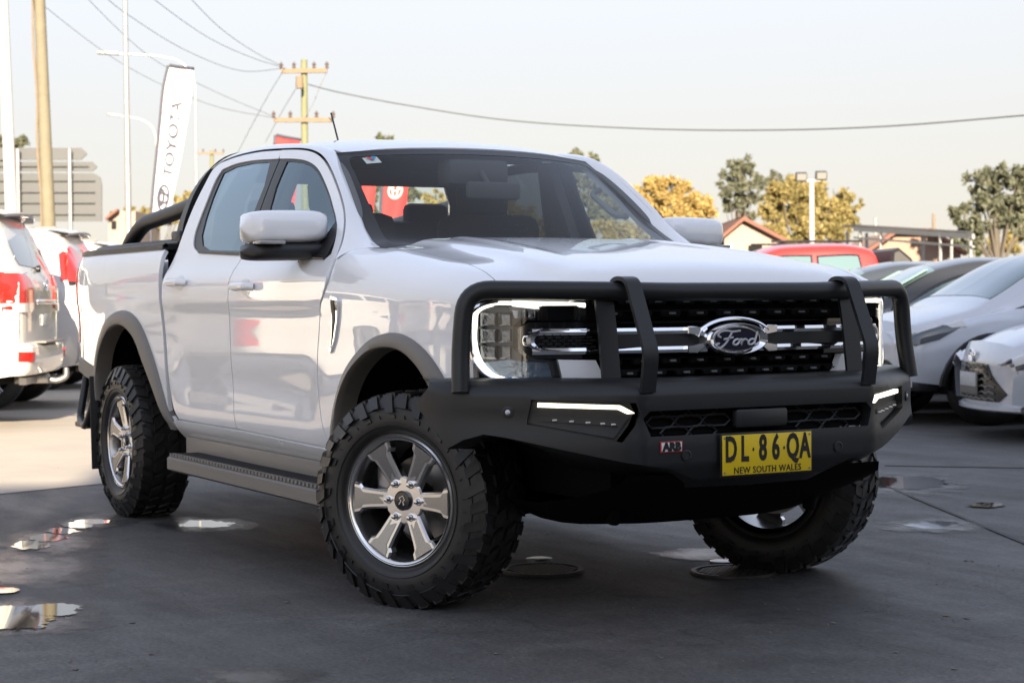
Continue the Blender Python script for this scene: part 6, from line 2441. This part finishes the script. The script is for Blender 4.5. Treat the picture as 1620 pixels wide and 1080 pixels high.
def tree(name, u, D, clumps, leaf, label, leaf_size=.16, dens=1.0, seed=1, trunk=.16, wisp=.35):
    """crown of leaf-sized faces gathered in clumps sighted as (u, v, radius in photo pixels)."""
    rnd = np.random.default_rng(seed)
    gp = at(u, 474, D)
    g = Vector((gp.x, gp.y, 0))
    root = tag(empty(name, g), label, 'tree', 'trees behind the yard')
    sc = D / FPX
    V, F = [], []
    cl = []
    for (cu, cv, cr_) in clumps:
        c = at(cu, cv, D + rnd.uniform(-1, 1) * cr_ * sc * .8) - g
        cl.append((c, cr_ * sc))
    C_, S_ = [], []
    for c, R in cl:
        ns = max(10, int(26 * (R / .7) ** 1.2))
        d = rnd.normal(size=(ns, 3))
        d /= np.linalg.norm(d, axis=1)[:, None]
        sub = np.array(c) + d * (R * rnd.uniform(.15, 1.0, (ns, 1)) ** .55) * np.array([1.1, 1.1, .9])
        sr = R * rnd.uniform(.14, .40, ns)
        nl = np.clip(dens * 85 * (sr / (leaf_size * 1.4)) ** 1.7 + 8, 10, 420).astype(int)
        C_.append(np.repeat(sub, nl, 0))
        S_.append(np.repeat(sr, nl))
    C_, S_ = np.concatenate(C_), np.concatenate(S_)
    n = len(C_)

    def unit():
        q = rnd.normal(size=(n, 3))
        return q / np.linalg.norm(q, axis=1)[:, None]
    Pp = C_ + unit() * (S_ * rnd.uniform(.1, 1.15, n) * np.where(rnd.random(n) < .12, 1 + wisp, 1))[:, None]
    A = unit()
    B = np.cross(A, unit())
    B /= np.maximum(1e-6, np.linalg.norm(B, axis=1))[:, None]
    s_ = (leaf_size * rnd.uniform(.5, 1.2, n))[:, None]
    V = np.stack([Pp - A * s_, Pp + B * s_ * .42, Pp + A * s_, Pp - B * s_ * .42], 1).reshape(-1, 3)
    F = np.arange(4 * n).reshape(-1, 4)
    me = bpy.data.meshes.new('crown')
    fill(me, V, F)
    me.materials.append(leaf)
    link('crown', me, root)
    b = MB()
    top = sum((c for c, r in cl), Vector()) / len(cl)
    fork = Vector((0, 0, max(.8, top.z * .45)))
    b.tube(crom([(0, 0, -.1), (.05, .04, fork.z * .5), tuple(fork), tuple(top)], 4), [trunk * (1 - .055 * i) for i in range(13)], 10)
    for c, R in cl:
        mid = fork + (c - fork) * .5 + Vector((0, 0, .15 * R))
        b.tube(crom([tuple(fork), tuple(mid), tuple(c)], 3), [trunk * .34, trunk * .30, trunk * .26, trunk * .21, trunk * .16, trunk * .12, trunk * .07], 7)
        for _ in range(3):
            d = Vector(rnd.normal(size=3)).normalized() * R * .8
            b.tube([c, c + d * .5 + Vector((0, 0, .1)), c + d], [trunk * .16, trunk * .1, trunk * .05], 5)
    b.build('trunk', BARK, root)
    return root


T = [
    ('gum_tree', 1168, 84, [(1160, 275, 20), (1175, 265, 18), (1152, 300, 18), (1185, 290, 18), (1165, 320, 20), (1190, 315, 14), (1148, 330, 10), (1180, 340, 14)], L_GUM, 'tall thin grey-green gum tree above the house', .16, .55, .16),
    ('yellow_tree', 1050, 76, [(1030, 300, 26), (1062, 296, 22), (1085, 312, 24), (1108, 330, 22), (1060, 330, 28), (1100, 352, 20), (1015, 330, 20), (1075, 350, 26), (1035, 355, 24)], L_YEL, 'bright yellow autumn tree right of the windscreen', .15, .75, .16),
    ('olive_tree', 1260, 80, [(1235, 305, 24), (1262, 298, 24), (1290, 310, 26), (1320, 315, 24), (1345, 320, 18), (1225, 335, 22), (1255, 340, 26), (1295, 345, 28), (1330, 345, 24), (1230, 365, 22), (1275, 370, 26), (1320, 372, 24)], L_YGR, 'broad olive-yellow tree behind the floodlight post', .15, .85, .2),
    ('gum_tree', 1215, 90, [(1212, 290, 14), (1228, 285, 14), (1205, 310, 12), (1225, 310, 14)], L_GUM, 'darker gum tree top between tall gum and olive tree', .15, .5, .12),
    ('gum_tree', 1580, 60, [(1545, 290, 24), (1580, 285, 26), (1610, 278, 24), (1525, 345, 22), (1560, 320, 26), (1600, 315, 28), (1640, 300, 30), (1550, 360, 22), (1590, 350, 26), (1625, 345, 28), (1510, 335, 12), (1535, 375, 20)], L_GUM, 'spreading dark gum tree at the right picture edge', .15, .5, .18),
    ('yellow_tree', 1615, 88, [(1600, 385, 18), (1630, 375, 20), (1570, 392, 14)], L_YGR, 'low olive shrubs under the gum at the right', .14, .9, .1),
    ('green_tree', 1512, 70, [(1490, 392, 14), (1515, 388, 16), (1540, 392, 16)], L_GRN, 'low dark green bush beside the carport', .13, .9, .1),
    ('green_tree', 245, 90, [(180, 345, 12), (232, 338, 14), (255, 345, 16), (225, 352, 14), (285, 322, 14), (297, 312, 10), (272, 345, 14), (205, 335, 10)], L_YGR, 'low olive trees on the horizon around the lamp post', .17, .8, .12),
    ('green_tree', 20, 100, [(8, 235, 22), (30, 226, 14), (-10, 250, 24)], L_GUM, 'dark tree top showing above the road sign', .17, .7, .16),
    ('green_tree', 606, 95, [(600, 222, 10), (612, 220, 10), (606, 240, 18), (600, 265, 20), (622, 255, 16)], L_GRN, 'tree whose tip shows above the middle of the roof', .17, .7, .16),
    ('gum_tree', 925, 70, [(915, 250, 14), (935, 255, 14), (905, 275, 22), (940, 285, 24), (970, 305, 22), (920, 310, 26), (955, 330, 26), (900, 340, 26), (985, 335, 18)], L_GUM, 'grey-green gum seen through the far side window', .15, .7, .18),
    ('olive_tree', 900, 64, [(870, 360, 26), (910, 365, 26), (950, 368, 24), (990, 370, 22), (1020, 372, 18), (840, 370, 22)], L_YGR, 'olive hedge trees low behind the far door glass', .13, .9, .1),
    ('olive_tree', 780, 66, [(690, 320, 24), (720, 330, 26), (760, 340, 26), (800, 335, 26), (665, 345, 20), (700, 365, 24), (740, 368, 24), (790, 365, 24), (830, 345, 20)], L_YGR, 'olive tree seen through the rear cab window', .14, .8, .15),
    ('gum_tree', 560, 70, [(555, 290, 20), (580, 300, 20), (565, 330, 24), (590, 345, 20), (545, 320, 16), (655, 310, 16), (650, 340, 18)], L_GUM, 'dark tree behind the steering wheel seen through the windscreen', .15, .7, .15),
]
for i, (nm, u_, D_, cl_, lf, lb, ls, de, tk) in enumerate(T):
    tree(nm, u_, D_, cl_, lf, lb, ls * .8, de, 100 + i, tk)
# the far wood that closes the horizon
rnd = np.random.default_rng(77)
n = 30000
ang = rnd.uniform(math.radians(110), math.radians(196), n)
R_ = rnd.uniform(118, 150, n)
hgt = 3.0 + 1.6 * np.sin(ang * 23) + 1.0 * np.sin(ang * 61 + 1) + .7 * np.sin(ang * 140)
Pp = np.stack([CAM.x + np.cos(ang) * R_, CAM.y + np.sin(ang) * R_, hgt * rnd.uniform(0, 1, n) ** .7], 1)
A = rnd.normal(size=(n, 3))
A /= np.linalg.norm(A, axis=1)[:, None]
B = np.cross(A, rnd.normal(size=(n, 3)))
B /= np.linalg.norm(B, axis=1)[:, None]
s_ = rnd.uniform(.3, .8, (n, 1))
V = np.stack([Pp - A * s_, Pp + B * s_ * .5, Pp + A * s_, Pp - B * s_ * .5], 1).reshape(-1, 3)
F = np.arange(4 * n).reshape(-1, 4)
me = bpy.data.meshes.new('far_wood')
fill(me, V, F)
me.materials.append(L_GRN)
tag(link('far_wood', me), 'low line of far trees along the horizon', 'wood', kind='stuff')
